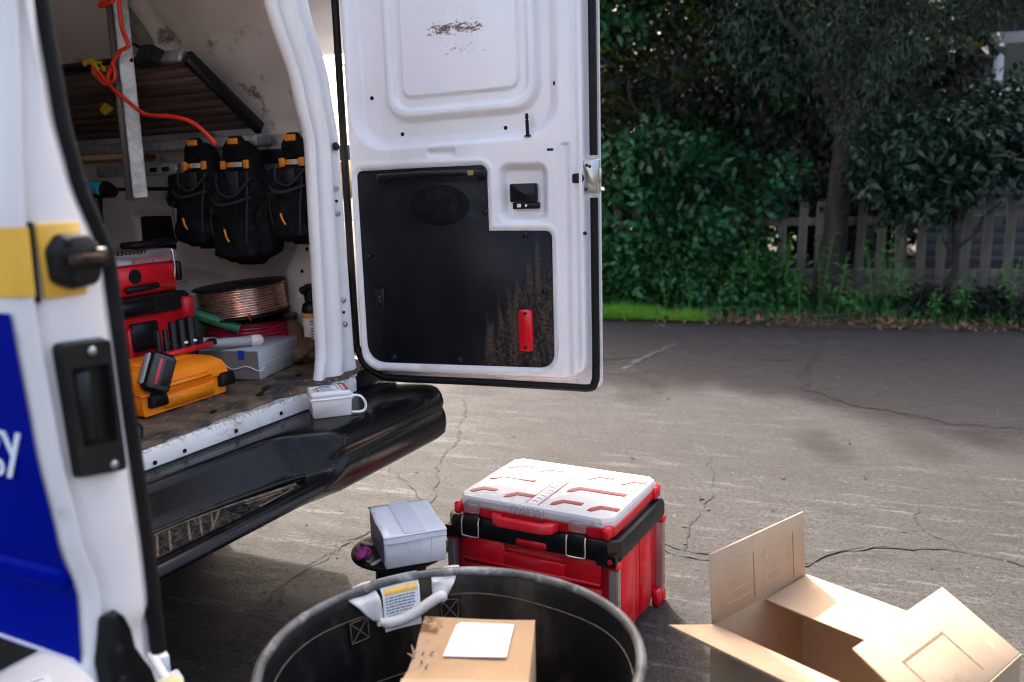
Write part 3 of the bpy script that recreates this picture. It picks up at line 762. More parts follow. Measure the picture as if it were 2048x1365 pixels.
# --- grey enclosure, pipes, bucket, paper
t = vthing('grey_box', 'light grey plastic enclosure box with blue tape on the van floor', 'box', -.250, .178, FZ, R(14))
gb = P().box(0, .275, 0, .21, 0, .094, .003).build('box_body', simple('pale_grey_plastic', (.40, .41, .42), .45, var=.04, scale=6, bump=.03), t)
P().box(-.0006, .2756, -.0006, .2106, .046, .0475).build('lid_seam', WHITEPL, t)
BTAPE = simple('blue_tape', (.01, .05, .36), .5)
P().box(-.0012, .0, .05, .072, .064, .0945).build('blue_tape', BTAPE, t)
P().box(.06, .12, .165, .185, .094, .0948).build('blue_tape', BTAPE, t)
P().box(-.0007, .0003, .003, .205, .002, .092).build('shaded_kraft_side', simple('shaded_brown_board', (.17, .15, .145), .6, var=.1), t)  # cardboard side, darkened in colour to stand for its shade
P().tube(spline([(-.004, .16, .03), (-.012, .12, .05), (-.008, .09, .035), (-.010, .04, .045), (-.004, .0, .03), (.02, -.006, .04)], 6), .0016, 5).build('torn_film', WHITEPL, t)
a, b = Vector(vw(-.435, .375, .848)), Vector(vw(-.165, .245, .830))
t = tag(P().tube([a, a.lerp(b, .5), b], .0155, 14).build('conduit_pipe', GREYPL), 'grey plastic conduit pipe with a white wrapped tip lying over the grey box', 'pipe')
fo = P()
rng = random.Random(3)
fo.tube([b.lerp(a, .11), b.lerp(a, .06), b, b + (b - a) * .03], [.018, .020, .019, .010], 10)
ft = fo.build('wrapped_tip', simple('foam_tape', (.72, .62, .55), .8, bump=.5, scale=25), None)
ft.parent = t
a, b = Vector(vw(-.30, .62, .985)), Vector(vw(-.11, .385, .852))
t = tag(P().tube([a, a.lerp(b, .5), b], .0175, 16, caps=False).build('green_tube', GREEN), 'dark green cardboard tube with blue upper end slanting behind the pipe', 'tube')
P().tube([a, a.lerp(b, .42)], .0181, 16, caps=False).build('blue_wrap', simple('blue_wrap', (.02, .10, .22), .5, var=.3), t)
d = (b - a).normalized()
P().tube([b - d * .001, b + d * .001], [.0176, .0176], 16).build('tube_end', simple('tube_end', (.22, .14, .06), .7, var=.4, scale=60), t)
tag(P().lathe([(0, 0), (.085, 0), (.095, .17), (.101, .17), (.101, .19), (.094, .19), (.088, .01), (0, .008)], 28).build('green_bucket', BRIGHTGREEN, None, loc=vw(-.16, .72, FZ), sharp=40), 'bright green bucket behind the red tool chest in the van', 'bucket')
tag(P().grid(lambda u, w: (u, w, .004 + .012 * math.sin(u * 14 + w * 9)), lin(0, .21, 8), lin(0, .14, 6)).build('paper_sheet', PAPER, None, loc=vw(-.36, .41, FZ + .105), rot=(0, 0, VA + R(-8))), 'white paper sheet tucked between the orange case and the grey box', 'paper')
tag(P().box(0, .20, 0, .15, 0, .112, .006).build('dark_carton', HARDWARE, None, loc=vw(-.37, .40, FZ - .007), rot=(0, 0, VA + R(-8))), 'dark low carton under the white paper in the van', 'carton')

# --- wire spools
def ripple(m, col, rough):
    mm = Mat(m, rough, .9); mm.color(mm.mix(mm.ramp(mm.noise(25, 4, v=mm.vec((1, 1, 6))), .3, .7), tuple(c * .55 for c in col), col)); return mm.m
COPPER = ripple('copper_wire', (.86, .56, .43), .24)
def spool(name, label, x, y, z, r, h, wr_, mat, tilt):
    t = vthing(name, label, 'wire spool', x, y, z); t.rotation_euler = (R(tilt[0]), R(tilt[1]), VA)
    for zz, nm in ((0, 'bottom_flange'), (h - .007, 'top_flange')):
        P().lathe([(.022, 0), (r - .003, 0), (r, .002), (r, .005), (r - .003, .007), (.022, .007)], 48, (0, 0, zz), closed=True).build(nm, BLACK, t)
    n = 11; pr = [(.03, .0075)]
    for i in range(n):
        z0 = .0075 + (h - .015) * i / n; dz = (h - .015) / n
        for k in (0.02, .25, .5, .75, .98): pr.append((wr_ + math.sin(math.pi * k) * .004 + .0015 * math.sin(i * 2.3), z0 + dz * k))
    pr.append((.03, h - .0075))
    P().lathe(pr, 56).build('wound_wire', mat, t, sharp=80)
    P().lathe([(.022, .0), (.030, .0), (.030, h), (.022, h)], 24, closed=True).build('hub', BLACK, t)
    return t
REDW = Mat('red_wire', .3); REDW.color(REDW.mix(REDW.ramp(REDW.noise(30, 4, v=REDW.vec((1, 1, 5))), .3, .7), (.20, .004, .02), (.48, .02, .06))); REDW = REDW.m
spool('wire_spool', 'lower wire spool with red wire lying flat in the van', .035, .475, FZ, .172, .150, .150, REDW, (0, 0))
s2 = spool('wire_spool', 'upper wire spool with bare copper wire stacked on the red one', -.005, .455, FZ + .156, .160, .110, .146, COPPER, (-4, -3))
s2.location.z += .008
P().tube(spline([(-.10, -.12, -.004), (-.125, -.14, .01), (-.13, -.15, .022)], 5), .004, 6).build('loose_end', REDCORD, s2)
# --- bottle, gloves, teal strap
t = vthing('spray_bottle', 'black bottle with orange and white label beside the pillar in the van', 'bottle', .115, .255, FZ + .05, R(0)); t.rotation_euler = (R(4), R(-6), VA)
P().lathe([(0, 0), (.030, 0), (.033, .004), (.033, .125), (.028, .145), (.014, .155), (.014, .17), (0, .17)], 24).build('bottle_body', BLACK, t)
P().lathe([(0, .158), (.02, .158), (.021, .19), (.016, .215), (0, .218)], 16).build('cap', BLACK, t)
P().box(-.05, .02, -.012, .012, .19, .215, .008).build('trigger', BLACK, t)
lbv = [(.0336, .020), (.0336, .098)]
lbp = P(); lbp.grid(lambda a, z: (math.cos(a) * .0336, math.sin(a) * .0336, z), lin(R(150), R(300), 12), lin(.022, .100, 3)); lb = lbp.build('label', PAPER, t)
P().grid(lambda a, z: (math.cos(a) * .0339, math.sin(a) * .0339, z), lin(R(150), R(300), 12), lin(.100, .118, 2)).build('label_band', PRINTORANGE, t)
for z in (.088, .078, .060, .050, .040, .030): P().grid(lambda a, q: (math.cos(a) * .0339, math.sin(a) * .0339, q), lin(R(205), R(240 + 30 * ((z * 977) % 1)), 5), lin(z, z + .004, 1)).build('print_line', PRINT, lb)
t = vthing('work_glove', 'crumpled brown leather work glove lying beside the pillar foot', 'glove', .03, .215, FZ, R(25))
def blob(r, seed, k=.25, n=18, m=12, sq=(1, 1, 1)):
    rg = random.Random(seed); ph = [(rg.uniform(2, 6), rg.uniform(2, 6), rg.uniform(0, 6), rg.uniform(.3, 1)) for _ in range(5)]
    p = P(); rings = []
    for j in range(m + 1):
        th = math.pi * j / m; ring = []
        for i in range(n):
            a = 2 * math.pi * i / n
            q = 1 + k * sum(w * math.sin(f * a + g * th + o) for f, g, o, w in ((round(f), g, o, w) for f, g, o, w in ph)) / 3
            ring.append((r * sq[0] * q * math.sin(th) * math.cos(a), r * sq[1] * q * math.sin(th) * math.sin(a), r * sq[2] * q * math.cos(th)))
        rings.append(ring)
    p.loft(rings, closed=True); return p
o = blob(.055, 5, .22, 26, 16, (1.5, 1, .75)).build('palm', GLOVE, t, sharp=80); o.location = (.03, .02, .036)
for i, (x, y, z, an) in enumerate(((-.04, -.035, .018, 200), (-.01, -.05, .016, 230), (.02, -.055, .018, 255), (.05, -.05, .02, 280), (.09, .02, .06, 60))):
    e = (x + .05 * math.cos(R(an)), y + .05 * math.sin(R(an)), z - .002)
    P().tube(spline([(x + .03, y + .06, z + .012), (x, y, z + .01), ((x + e[0]) / 2, (y + e[1]) / 2, z + .012), e], 4), [.013] * 5 + [.014] * 4 + [.012, .011, .010, .006], 8).build('finger', GLOVE, t)
P().tube(spline([(.08, .05, .04), (.11, .07, .09), (.10, .09, .13), (.12, .08, .15)], 5), [.03, .032, .034, .035, .035, .034, .032, .03, .028, .026, .026, .025, .024, .022, .02, .018], 10).build('cuff', GLOVE, t)
tag(P().tube(spline([(0, 0, .02), (.04, -.01, .03), (.06, .02, .02), (.03, .05, .035), (-.01, .03, .03), (.02, .0, .05), (.05, .03, .055)], 6), .009, 8).build('teal_strap', TEAL, None, loc=vw(.02, .30, FZ + .02), rot=(0, 0, VA)), 'tangled teal strap next to the black bottle in the van', 'strap')

# --- folded ladder against the leaning wall above the shelf
t = vthing('folded_ladder', 'brown metal ladder with black end rail stored along the upper van wall', 'ladder', .045, .375, 1.518)
LADM = Mat('ladder_rail', .45, .35)
LADM.color(LADM.mix(LADM.ramp(LADM.noise(16, 6, v=LADM.vec((1, .08, 1))), .3, .7), (.060, .040, .034), (.17, .115, .092))); LADM = LADM.m
LR = R(-56)
for i in range(9):
    P().at(ry=LR).box(.002 * (i % 2), .022, .012, 1.05, i * .0385 + .001, i * .0385 + .0365, .004).build('rail', LADM, t)
P().at(ry=LR).box(-.014, .030, -.014, .011, -.012, .352, .004).build('end_rail', BLACK, t)
P().at(ry=LR).box(-.012, .03, .012, .09, .348, .365, .003).build('hinge_plate', GALV, t)
P().at(ry=LR).prism(rpoly([(.075, .35), (.19, .35), (.16, .40), (.115, .40)], .008, 3), -.02, .03, 'x', .003).build('top_bracket', BLACK, t)
sg = P().at(ry=LR).box(-.012, .012, .20, .62, .349, .382, .003).build('name_plate', BLACK, t)
tt = text('lettering', 'LADDERS', .024, simple('grey_lettering', (.30, .28, .28), .6), t, (0, 0, 0), (0, 0, 0))
Mx = Matrix.Rotation(LR, 4, 'Y') @ Matrix.Translation((-.0128, .345, .3655)) @ Matrix(((0, 0, -1, 0), (-1, 0, 0, 0), (0, 1, 0, 0), (0, 0, 0, 1)))
tt.matrix_basis = Mx
# --- uprights, clamp, rod
tag(P().box(-.022, .022, -.014, -.010, 0, .74).box(-.022, -.018, -.014, .02, 0, .74).box(.018, .022, -.014, .02, 0, .74).build('steel_upright', GALV, None, loc=vw(-.275, .598, 1.30), rot=(0, R(0), VA + R(-38))), 'galvanised steel upright post of the shelving inside the van', 'post')
tag(P().box(-.012, .012, -.008, .010, 0, .76, .002).build('steel_upright', simple('dark_steel', (.09, .08, .075), .5, metal=.4), None, loc=vw(-.285, .632, 1.29), rot=(0, 0, VA + R(-38))), 'narrow dark steel post left of the galvanised upright in the van', 'post')
YC = simple('yellow_plastic', (.50, .34, .01), .5)
t = vthing('yellow_clamp', 'yellow spring clamp on the far end of the ladder', 'clamp', -.27, .74, 1.70)
P().tube(spline([(0, .05, .03), (0, .02, .035), (0, 0, .02), (0, .005, 0), (0, -.02, -.02)], 4), [.012] * 8 + [.014] * 9, 8).build('jaw', YC, t)
P().tube([(0, .02, .03), (.0, -.03, .025), (0, -.035, .0)], .008, 8).build('handle', YC, t)
tag(P().prism(rpoly([(-.02, 0), (.02, -.02), (.045, .0), (.015, .022)], .004, 3), 0, .012, 'x', .003).build('yellow_tag', YC, None, loc=vw(-.16, .84, 1.60), rot=(0, 0, VA)), 'small yellow tag hanging on the ladder rails in the van', 'tag')
t = vthing('black_rod', 'thin black rod with a pale tip sticking out below the shelf arm', 'rod', -.06, .62, 1.325)
P().tube([(0, 0, 0), (0, .36, .006)], .007, 8).build('rod_shaft', BLACK, t)
P().tube([(0, -.004, 0), (0, .002, 0)], .0065, 8).build('rod_tip', WHITEPL, t)
t = vthing('hand_drill', 'dark power tool with a cyan collar hanging beside the post', 'power tool', -.10, .99, 1.30)
P().tube([(0, -.06, .02), (0, -.03, .03), (0, .06, .03), (0, .10, .02)], [.02, .03, .035, .03], 12).build('tool_body', BLACK, t)
P().tube([(0, .03, .02), (0, .04, -.05), (0, .045, -.09)], [.02, .02, .026], 10).build('tool_grip', BLACK, t)
P().tube([(-.02, -.02, .035), (-.02, .03, .04)], .024, 10).build('tool_collar', CYAN, t)
# --- red cord
pts = [(.56, 2.02), (.572, 1.898), (.571, 1.81), (.553, 1.757), (.592, 1.742), (.632, 1.704), (.655, 1.655), (.592, 1.603), (.512, 1.552), (.406, 1.538), (.326, 1.519), (.27, 1.482), (.234, 1.448)]
t = tag(P().tube(spline([vw(-.325, y - .028, z) for y, z in pts], 7), .0062, 8).build('red_cord', REDCORD), 'bright red cord hanging in loops from the van roof in front of the ladder', 'cord')
P().tube(spline([vw(-.328, y - .028, z) for y, z in ((.712, 1.705), (.700, 1.68), (.675, 1.655), (.65, 1.652), (.625, 1.662), (.618, 1.685), (.628, 1.71))], 6), .0058, 8).build('cord_loop', REDCORD, t)
P().tube(spline([vw(-.328, y - .028, z) for y, z in ((.688, 1.69), (.672, 1.668), (.655, 1.655))], 6), .0058, 8).build('cord_tail', REDCORD, t)
tag(P().tube(spline([vw(-.24, y, z) for y, z in ((.66, 2.0), (.65, 1.93), (.66, 1.85), (.68, 1.80), (.60, 1.78), (.53, 1.735))], 6), .004, 6).build('black_cable', RUBBER), 'thin black cable running behind the red cord in the van', 'cable')
tag(P().tube(spline([vw(-.30, y, z) for y, z in ((.68, 1.96), (.62, 1.935), (.60, 1.90), (.66, 1.89), (.60, 1.93), (.64, 1.97))], 6), .007, 8).build('cord_bundle', REDCORD), 'knotted bundle of red cord at the top left of the van opening', 'cord')

# --- tool pouches
PIPING = simple('grey_piping', (.018, .017, .019), .7, var=.3, scale=60, bump=.4)
def pouch(label, y, z, w, h, seed, big):
    t = vthing('tool_pouch', label, 'pouch', -.03, y, z, 0, 'black tool pouches hanging on the van wall')
    rg = random.Random(seed)
    def body(w, h, d, z0, top, k=.045, n=34, m=30):
        p = P(); rings = []
        for j in range(m + 1):
            q = j / m; zz = z0 + h * q
            ww = w / 2 * (top + (1 - top) * sm((1 - q) * 1.6)) * (1 - .65 * sm((.12 - q) / .12)) * (1 - .8 * sm((q - .93) / .09))
            dd = d / 2 * (.55 + .45 * sm((1 - q) * 1.5)) * (1 - .5 * sm((.12 - q) / .12)) * (1 - .7 * sm((q - .93) / .09))
            ring = []
            for i in range(n):
                a = 2 * math.pi * i / n; c, s_ = math.cos(a), math.sin(a)
                e = .75
                f = 1 + k * math.sin(3 * a + q * 9 + seed) + k * math.sin(5 * a - q * 13 + seed * 2)
                ring.append((dd * f * math.copysign(abs(s_) ** e, s_), ww * f * math.copysign(abs(c) ** e, c), zz))
            rings.append(ring)
        p.loft(rings, closed=True, caps=True); return p
    o = body(w, h, .13, -h, .42).build('pouch_body', CLOTH, t, sharp=80)
    pk = body(w * .72, h * .52, .10, -h * .97, .95, .05).build('front_pocket', CLOTH, t, sharp=80); pk.location = (-.055, .0, 0)
    p2 = body(w * .42, h * .34, .08, -h * .62, .95, .05).build('side_pocket', CLOTH, t, sharp=80); p2.location = (-.05, w * .30, 0)
    P().tube(spline([(-.075, -w * .34, -h * .45), (-.11, -w * .1, -h * .50), (-.115, w * .1, -h * .50), (-.08, w * .34, -h * .44)], 5), .005, 6).build('pocket_rim', PIPING, t)
    # hook shaped hanger with tabs
    P().prism(rpoly([(-w * .24, -.10), (w * .24, -.10), (w * .22, -.02), (w * .09, .014), (-w * .09, .014), (-w * .22, -.02)], .012, 4), -.028, -.044, 'x', .005).build('hanger', CLOTH, t)
    P().box(-.050, -.043, -.022, .022, -.012, .008, .002).build('orange_tab', WEB, t)
    for s_ in (-1, 1): P().box(-.052, -.043, s_ * w * .20 - .011, s_ * w * .20 + .011, -.092, -.064, .002).build('orange_tab', WEB, t)
    P().box(-.051, -.044, -w * .13, w * .03, -.086, -.070, .001).build('white_patch', simple('pouch_label', (.50, .48, .46), .6), t)
    P().box(-.051, -.044, w * .03, w * .13, -.086, -.070, .001).build('ochre_patch', WEB, t)
    P().tube([(-.118, .0, -h * .70), (-.124, -.012, -h * .76), (-.122, -.02, -h * .80)], .0035, 6).build('zip_pull', WEB, t)
    P().tube(spline([(-.06, w * .28, -h * .25), (-.085, w * .18, -h * .40), (-.09, -w * .1, -h * .44), (-.06, -w * .3, -h * .3)], 5), .004, 6).build('cord_edge', PIPING, t)
    for q in (-.5, .5): P().tube(spline([(-.050, q * w * .42, -.10), (-.075, q * w * .55, -h * .45), (-.095, q * w * .62, -h * .62), (-.092, q * w * .5, -h * .9)], 5), .0032, 5, flat=.5).build('seam_piping', PIPING, t)
    P().box(-.066, -.058, -w * .10, w * .10, -h * .42, -.10, .002).build('webbing_loop', PIPING, t)
    return t
pouch('leftmost black tool pouch with orange tabs hanging on the van wall under the red cord', .555, 1.478, .22, .36, 1, 0)
pouch('middle black tool pouch with orange tabs, hanging lowest on the van wall', .375, 1.475, .25, .41, 2, 1)
pouch('rightmost black tool pouch with orange tabs, partly hidden by the door pillar', .135, 1.475, .20, .34, 3, 0)

# --- white plastic box on the bumper
t = vthing('white_kit_box', 'white plastic kit box with printed lid label standing on the black bumper', 'kit box', -.395, -.140, .6565, R(-43))
bd = P(); bd.loft([[(x0, y0, z), (x1, y0, z), (x1, y1, z), (x0, y1, z)] for z, x0, x1, y0, y1 in ((0, .006, .108, .006, .098), (.003, .003, .111, .003, .101), (.052, 0, .114, 0, .104), (.053, 0, .114, 0, .104))], closed=True, caps=True)
bd.build('box_body', WHITEPL, t, sharp=60)
ld2 = P().box(-.004, .118, -.004, .108, .052, .060, .003).box(-.001, .115, -.001, .105, .0595, .076, .005).build('box_lid', WHITEPL, t)
lb = P().box(.004, .110, .006, .100, .0755, .0768).build('lid_label', PAPER, t)
P().box(.090, .1102, .006, .0925, .0766, .0774).build('red_band', PRINTRED, t)
P().box(.004, .110, .0926, .100, .0766, .0774).build('picture_strip', HARDWARE, t)
rg = random.Random(12)
for i in range(4):
    for k in range(2 if i else 3):
        y = .082 - i * .020 - k * .006
        P().box(.030, .030 + rg.uniform(.03, .045), y, y + .0022, .0767, .0773).build('print_line', PRINT, lb)
for k in range(7): P().box(.010, .018, .02 + k * .006, .0235 + k * .006, .0767, .0773).build('print_mark', PRINTORANGE, lb)
for k in range(2): P().box(.020, .027, .02 + k * .03, .04 + k * .03, .0767, .0773).build('print_mark', PRINT, lb)
for k in range(3): P().box(.080, .0825, .02 + k * .024, .036 + k * .024, .0767, .0773).build('print_line', PRINT, lb)
for k in range(5): P().box(.093, .100, .012 + k * .015, .022 + k * .015, .0773, .0778).build('print_mark', PAPER, lb)
P().tube(spline([(.116, .012, .056), (.132, .011, .056), (.146, .010, .048), (.155, .009, .030), (.152, .008, .012), (.138, .008, .006), (.114, .010, .008)], 5), .0058, 8, flat=.7).build('carry_handle', WHITEPL, t)
P().box(.114, .124, .02, .034, .045, .062, .002).build('latch_tab', WHITEPL, t)
P().box(.114, .126, .066, .080, .045, .058, .002).build('latch_tab', WHITEPL, t)

# ================================================================== THINGS ON THE GROUND
# --- red drawer tool box
t = tag(empty('drawer_toolbox', (.268, 2.14, 0), -.504), 'red three drawer tool box with black top standing on the ground', 'tool box')
body = P().box(-.535, -.025, .03, .385, .030, .292, .006).build('box_body', RED, t)
def drawer(z0, z1):
    p = P()
    xs = (-.50, -.36, -.165, -.055)
    zm = z1 - .030; zt = z1 - .008
    p.box(xs[0], xs[1], .010, .032, z0, z1, .004); p.box(xs[2], xs[3], .010, .032, z0, z1, .004)
    p.box(xs[1] - .002, xs[2] + .002, .012, .032, z0 + .001, zm, .003); p.box(xs[1] - .002, xs[2] + .002, .012, .032, zt, z1 - .001, .002)
    p.box(xs[0], xs[3], .004, .012, z0 + .004, z0 + .014, .003)
    d = p.build('drawer', RED, t)
    P().box(xs[1] - .001, xs[2] + .001, .0315, .034, zm - .002, zt + .002).build('grip_recess', RUBBER, d)
drawer(.206, .284); drawer(.118, .200); drawer(.034, .112)
tp = [(-.555, .03), (-.53, .0), (-.03, .0), (.0, .03), (.0, .385), (-.025, .41), (-.53, .41), (-.555, .385)]
lid = P(); lid.loft([[(-.28 + (x + .28) * s, .205 + (y - .205) * s, z) for x, y in tp] for z, s in ((.288, .985), (.296, 1.0), (.330, 1.0), (.343, .985), (.348, .965))], closed=True, caps=True).build('box_top', BLACK, t, sharp=30)
for x0, x1 in ((-.062, -.005), (-.55, -.493)):
    P().prism(rpoly([(x0, .280), (x1, .280), (x1, .315), (x0, .315)], .006, 3), -.006, .02, 'y', .003).build('top_corner', BLACK, t)
sg = P().prism(rpoly([(.09, .3475), (.32, .3475), (.30, .353), (.11, .353)], .002, 2), -.058, -.022, 'x', .003).build('side_rail', BLACK, t)
for i in range(9): P().box(-.048, -.034, .165 + i * .011, .172 + i * .011, .352, .356, .001).build('grip_rib', BLACK, t)
P().lathe([(0, -.003), (.006, -.003), (.007, 0)], 10, (-.022, -.006, .296), 'y').build('lock_eye', RED, t)
for x, y in ((-.030, .004), (-.552, .004), (-.030, .380), (-.552, .380)):
    p = P().box(x + .002, x + .024, y + .002, y + .024, .035, .288, .003)
    for k in range(4): p.box(x + .003 + k * .0055, x + .0065 + k * .0055, y, y + .0262, .035, .288); 
    for k in range(4): p.box(x - .0002, x + .0262, y + .003 + k * .0055, y + .0065 + k * .0055, .035, .288)
    p.build('corner_post', ALU, t)
    P().box(x - .003, x + .029, y - .003, y + .029, .265, .290, .005).build('post_cap', RED, t)
    P().box(x - .003, x + .029, y - .003, y + .029, .0, .042, .005).build('foot', RED, t)
for y0, y1 in ((.040, .17), (.215, .30)): P().box(-.027, -.012, y0, y1, .036, .284, .006).build('side_rib', RED, t)
P().box(-.027, -.016, .178, .208, .036, .284, .004).build('side_rib', RED, t)
P().box(-.030, -.004, .345, .385, .0, .055, .006).build('rear_bracket', RED, t)
P().box(-.31, -.215, -.006, .002, .292, .312, .003).build('centre_catch', RED, t)
# --- organiser on the tool box
t = tag(empty('organiser_case', (.268, 2.14, .3495), -.504), 'flat organiser with white sunlit lid on top of the red drawer tool box', 'organiser')
op = [(-.515, .03), (-.495, .004), (-.045, .004), (-.018, .03), (-.018, .365), (-.04, .388), (-.495, .388), (-.515, .365)]
P().loft([[(-.267 + (x + .267) * s, .196 + (y - .196) * s, z) for x, y in op] for z, s in ((.0, .96), (.006, .985), (.020, 1.0), (.034, 1.0), (.036, .99))], closed=True, caps=True).build('tray', RED, t, sharp=30)
LID = simple('glare_white_lid', (.60, .57, .56), .25, var=.02, scale=5, bump=.05, dirt=(.62, .55, .50), dthr=(.62, .82), dscale=12)  # opaque white stands for the glare on a clear lid
lid = P().loft([[(-.267 + (x + .267) * s, .196 + (y - .196) * s, z) for x, y in op] for z, s in ((.0365, .988), (.050, .986), (.0585, .972), (.060, .965))], closed=True, caps=True).build('clear_lid', LID, t, sharp=12)
def mark(x, y, w):
    P().prism([(x, y + .016), (x + .014, y + .016), (x + .032, y + .044), (x + w, y + .044), (x + w, y + .064), (x + .020, y + .064), (x, y + .034)], .0585, .0620, 'z', .0006).build('bin_mark', REDLINE, lid, sharp=0)
for (x, y, w) in ((-.490, .265, .075), (-.385, .265, .075), (-.490, .150, .14), (-.490, .030, .07), (-.375, .030, .08), (-.215, .265, .075), (-.105, .265, .07), (-.225, .145, .17), (-.225, .030, .085), (-.110, .030, .08)): mark(x, y, w)
strip = P().box(-.292, -.252, .03, .36, .0598, .0611, .0004).build('centre_strip', simple('lid_strip', (.72, .62, .61), .4), lid)
rg = random.Random(4)
for i in range(13): P().tube(spline([(-.282, .05 + i * .023, .0613), (-.272 + rg.uniform(-.01, .01), .056 + i * .023, .0613), (-.262, .05 + i * .023 + rg.uniform(-.006, .006), .0613)], 3), .0012, 4).build('strip_mark', REDLINE, strip)
for x0, x1 in ((-.293, -.2905), (-.2535, -.251)): P().box(x0, x1, .03, .36, .0609, .0617).build('strip_edge', REDLINE, strip)
FR = P
P().box(-.475, -.07, -.002, .012, .030, .052, .004).build('front_lip', CLEAR, t)
for x in (-.455, -.118):
    P().box(x - .026, x + .026, -.010, .006, .014, .046, .005).build('latch_cover', CLEAR, t)
    P().box(x - .026, x + .026, -.012, .004, -.050, .012, .004).build('latch', BLACK, t)
    P().tube(spline([(x - .028, -.010, .005), (x - .028, -.017, -.01), (x - .028, -.018, -.045), (x - .022, -.018, -.052), (x + .022, -.018, -.052), (x + .028, -.018, -.045), (x + .028, -.017, -.01), (x + .028, -.010, .005)], 4), .0022, 6).build('wire_bail', ALU, t)
hn = P().prism(rpoly([(-.395, .004), (-.37, -.030), (-.345, -.042), (-.215, -.042), (-.185, -.030), (-.175, .004), (-.205, .004), (-.22, -.020), (-.345, -.020), (-.36, .004)], .006, 3), .006, .030, 'z', .003).build('carry_handle', RED, t)
for i in range(7): P().box(-.325 + i * .016, -.318 + i * .016, -.004, .004, .036, .056, .001).build('lip_rib', CLEAR, t)
for x in (-.505, -.035): P().box(x - .012, x + .012, -.006, .03, .004, .040, .006).build('tray_corner', RED, t)
for y in (.36,): P().box(-.028, -.010, y - .025, y + .02, .004, .042, .005).build('tray_corner', RED, t)

# --- cable reel with a carton on it
t = tag(empty('cable_reel', (-.335, 2.27, 0), 0), 'black cable reel standing on the ground under the grey white carton', 'cable reel')
for z, nm in ((0, 'bottom_flange'), (.288, 'top_flange')):
    P().lathe([(.03, 0), (.132, 0), (.137, .003), (.137, .011), (.130, .014), (.110, .010), (.03, .010)], 44, (0, 0, z), closed=True).build(nm, BLACK, t)
P().lathe([(.0, .014), (.072, .014), (.072, .288), (0, .288)], 32).build('wound_cable', simple('dark_cable', (.012, .011, .011), .45, var=.3, scale=30, bump=.2), t)
for a in range(0, 360, 40):
    P().at(rz=R(a)).box(.085, .128, -.006, .006, .296, .3035, .002).build('flange_rib', simple('reel_rib', (.35, .34, .34), .4) if a == 0 else bpy.data.materials['reel_rib'], t)
o = blob(.022, 9, .5, 22, 14, (1, 1.3, .6)).build('plastic_wrap', MAGENTA, None, sharp=80); o.location = (-.430, 2.205, .315)
tag(o, 'small magenta plastic wrap on the rim of the cable reel', 'wrap')
t = tag(empty('white_carton', (-.352, 2.12, .3045), R(19)), 'battered grey white carton lying on top of the black cable reel', 'carton')
P().box(0, .166, 0, .235, 0, .090, .003).build('carton_body', GREYCARD, t)
tg = P(); tg.grid(lambda u, w: (u + .0015 * math.sin(w * 40), w, .0918 + .005 * sm((-w) / .02) * -.4 + .0005 * math.sin(u * 22 + w * 14)), lin(-.003, .169, 14), lin(-.006, .238, 14))
flap = tg.build('top_flap', GREYCARD, t, sharp=60)
md = flap.modifiers.new('thickness', 'SOLIDIFY'); md.thickness = .003
P().grid(lambda u, w: (u, -.0042 - .0005 * math.sin(u * 30) - .002 * w / .02, .092 - w * (1 + .08 * math.sin(u * 37))), lin(-.002, .168, 16), lin(0, .018, 3)).build('front_flap', GREYCARD, t)
TAPE = Mat('clear_tape', .12); TAPE.color((.72, .72, .76)); TAPE.bump(TAPE.noise(40), .3, .001)
P().box(.055, .112, .0, .238, .0935, .0946).build('packing_tape', TAPE.m, t)
P().box(-.0015, .0005, .02, .22, .01, .08).build('shaded_side', simple('side_shade', (.10, .10, .15), .5, var=.3), t)  # dark left face, its shade painted in as colour
for x in (.03, .062, .094, .126): P().box(x, x + .0012, -.0012, .001, .006, .07).build('crease', GREYCARD, t)

# --- black tub
TUB = Mat('tub_vinyl', .42, spec=.3)
TUB.color(TUB.mix(TUB.ramp(TUB.noise(5, 7, .65, v=TUB.vec((1, 1, .5))), .50, .74), (.007, .007, .008), (.075, .056, .040)))
TUB.rough(TUB.noise(9, 5), .3, .62); TUB.bump(TUB.noise(9, 5), .35, .006); TUB = TUB.m
bx, by, bz = -.128, 1.44, .45
tub = tag(empty('black_tub', (bx, by, 0), 0), 'large round black tub with a strap handle in the foreground', 'tub')
def rad(z): return .315 + .035 * (z / bz)
def tubp(a, z, off=0.0):
    w = 1 + .008 * math.sin(2 * a + .5) * (z / bz) + .004 * math.sin(5 * a) * (z / bz)
    r = rad(z) * w - off
    return (math.cos(a) * r, math.sin(a) * r, z)
angs = [2 * math.pi * i / 96 for i in range(96)]
p = P()
zs = lin(0.004, bz, 14)
p.loft([[tubp(a, z) for a in angs] for z in zs] + [[tubp(a, bz + .006, .004) for a in angs]] + [[tubp(a, z, .008 + .003 * math.sin(a * 7 + z * 30) * math.sin(a * 3 - z * 17)) for a in angs] for z in reversed(zs)], closed=True)
p._add([tubp(a, .012, .008) for a in angs], [tuple(range(96))])
p.build('tub_wall', TUB, tub, sharp=60)
RIM = simple('worn_rim', (.10, .095, .09), .4, var=.5, scale=18, bump=.2, dirt=(.42, .40, .38), dthr=(.50, .70), dscale=14)
P().tube([tubp(a, bz + .004, .004) for a in angs], .0100, 10, closed=True).build('rim', RIM, tub)
for z, a0, a1 in ((.402, 0, 360), (.245, 95, 265), (.200, 95, 265)):
    P().tube([tubp(R(a), z + (.004 * math.sin(a * .09)), .0125) for a in lin(a0, a1, 120)], .0016, 5).build('stitching', THREAD, tub)
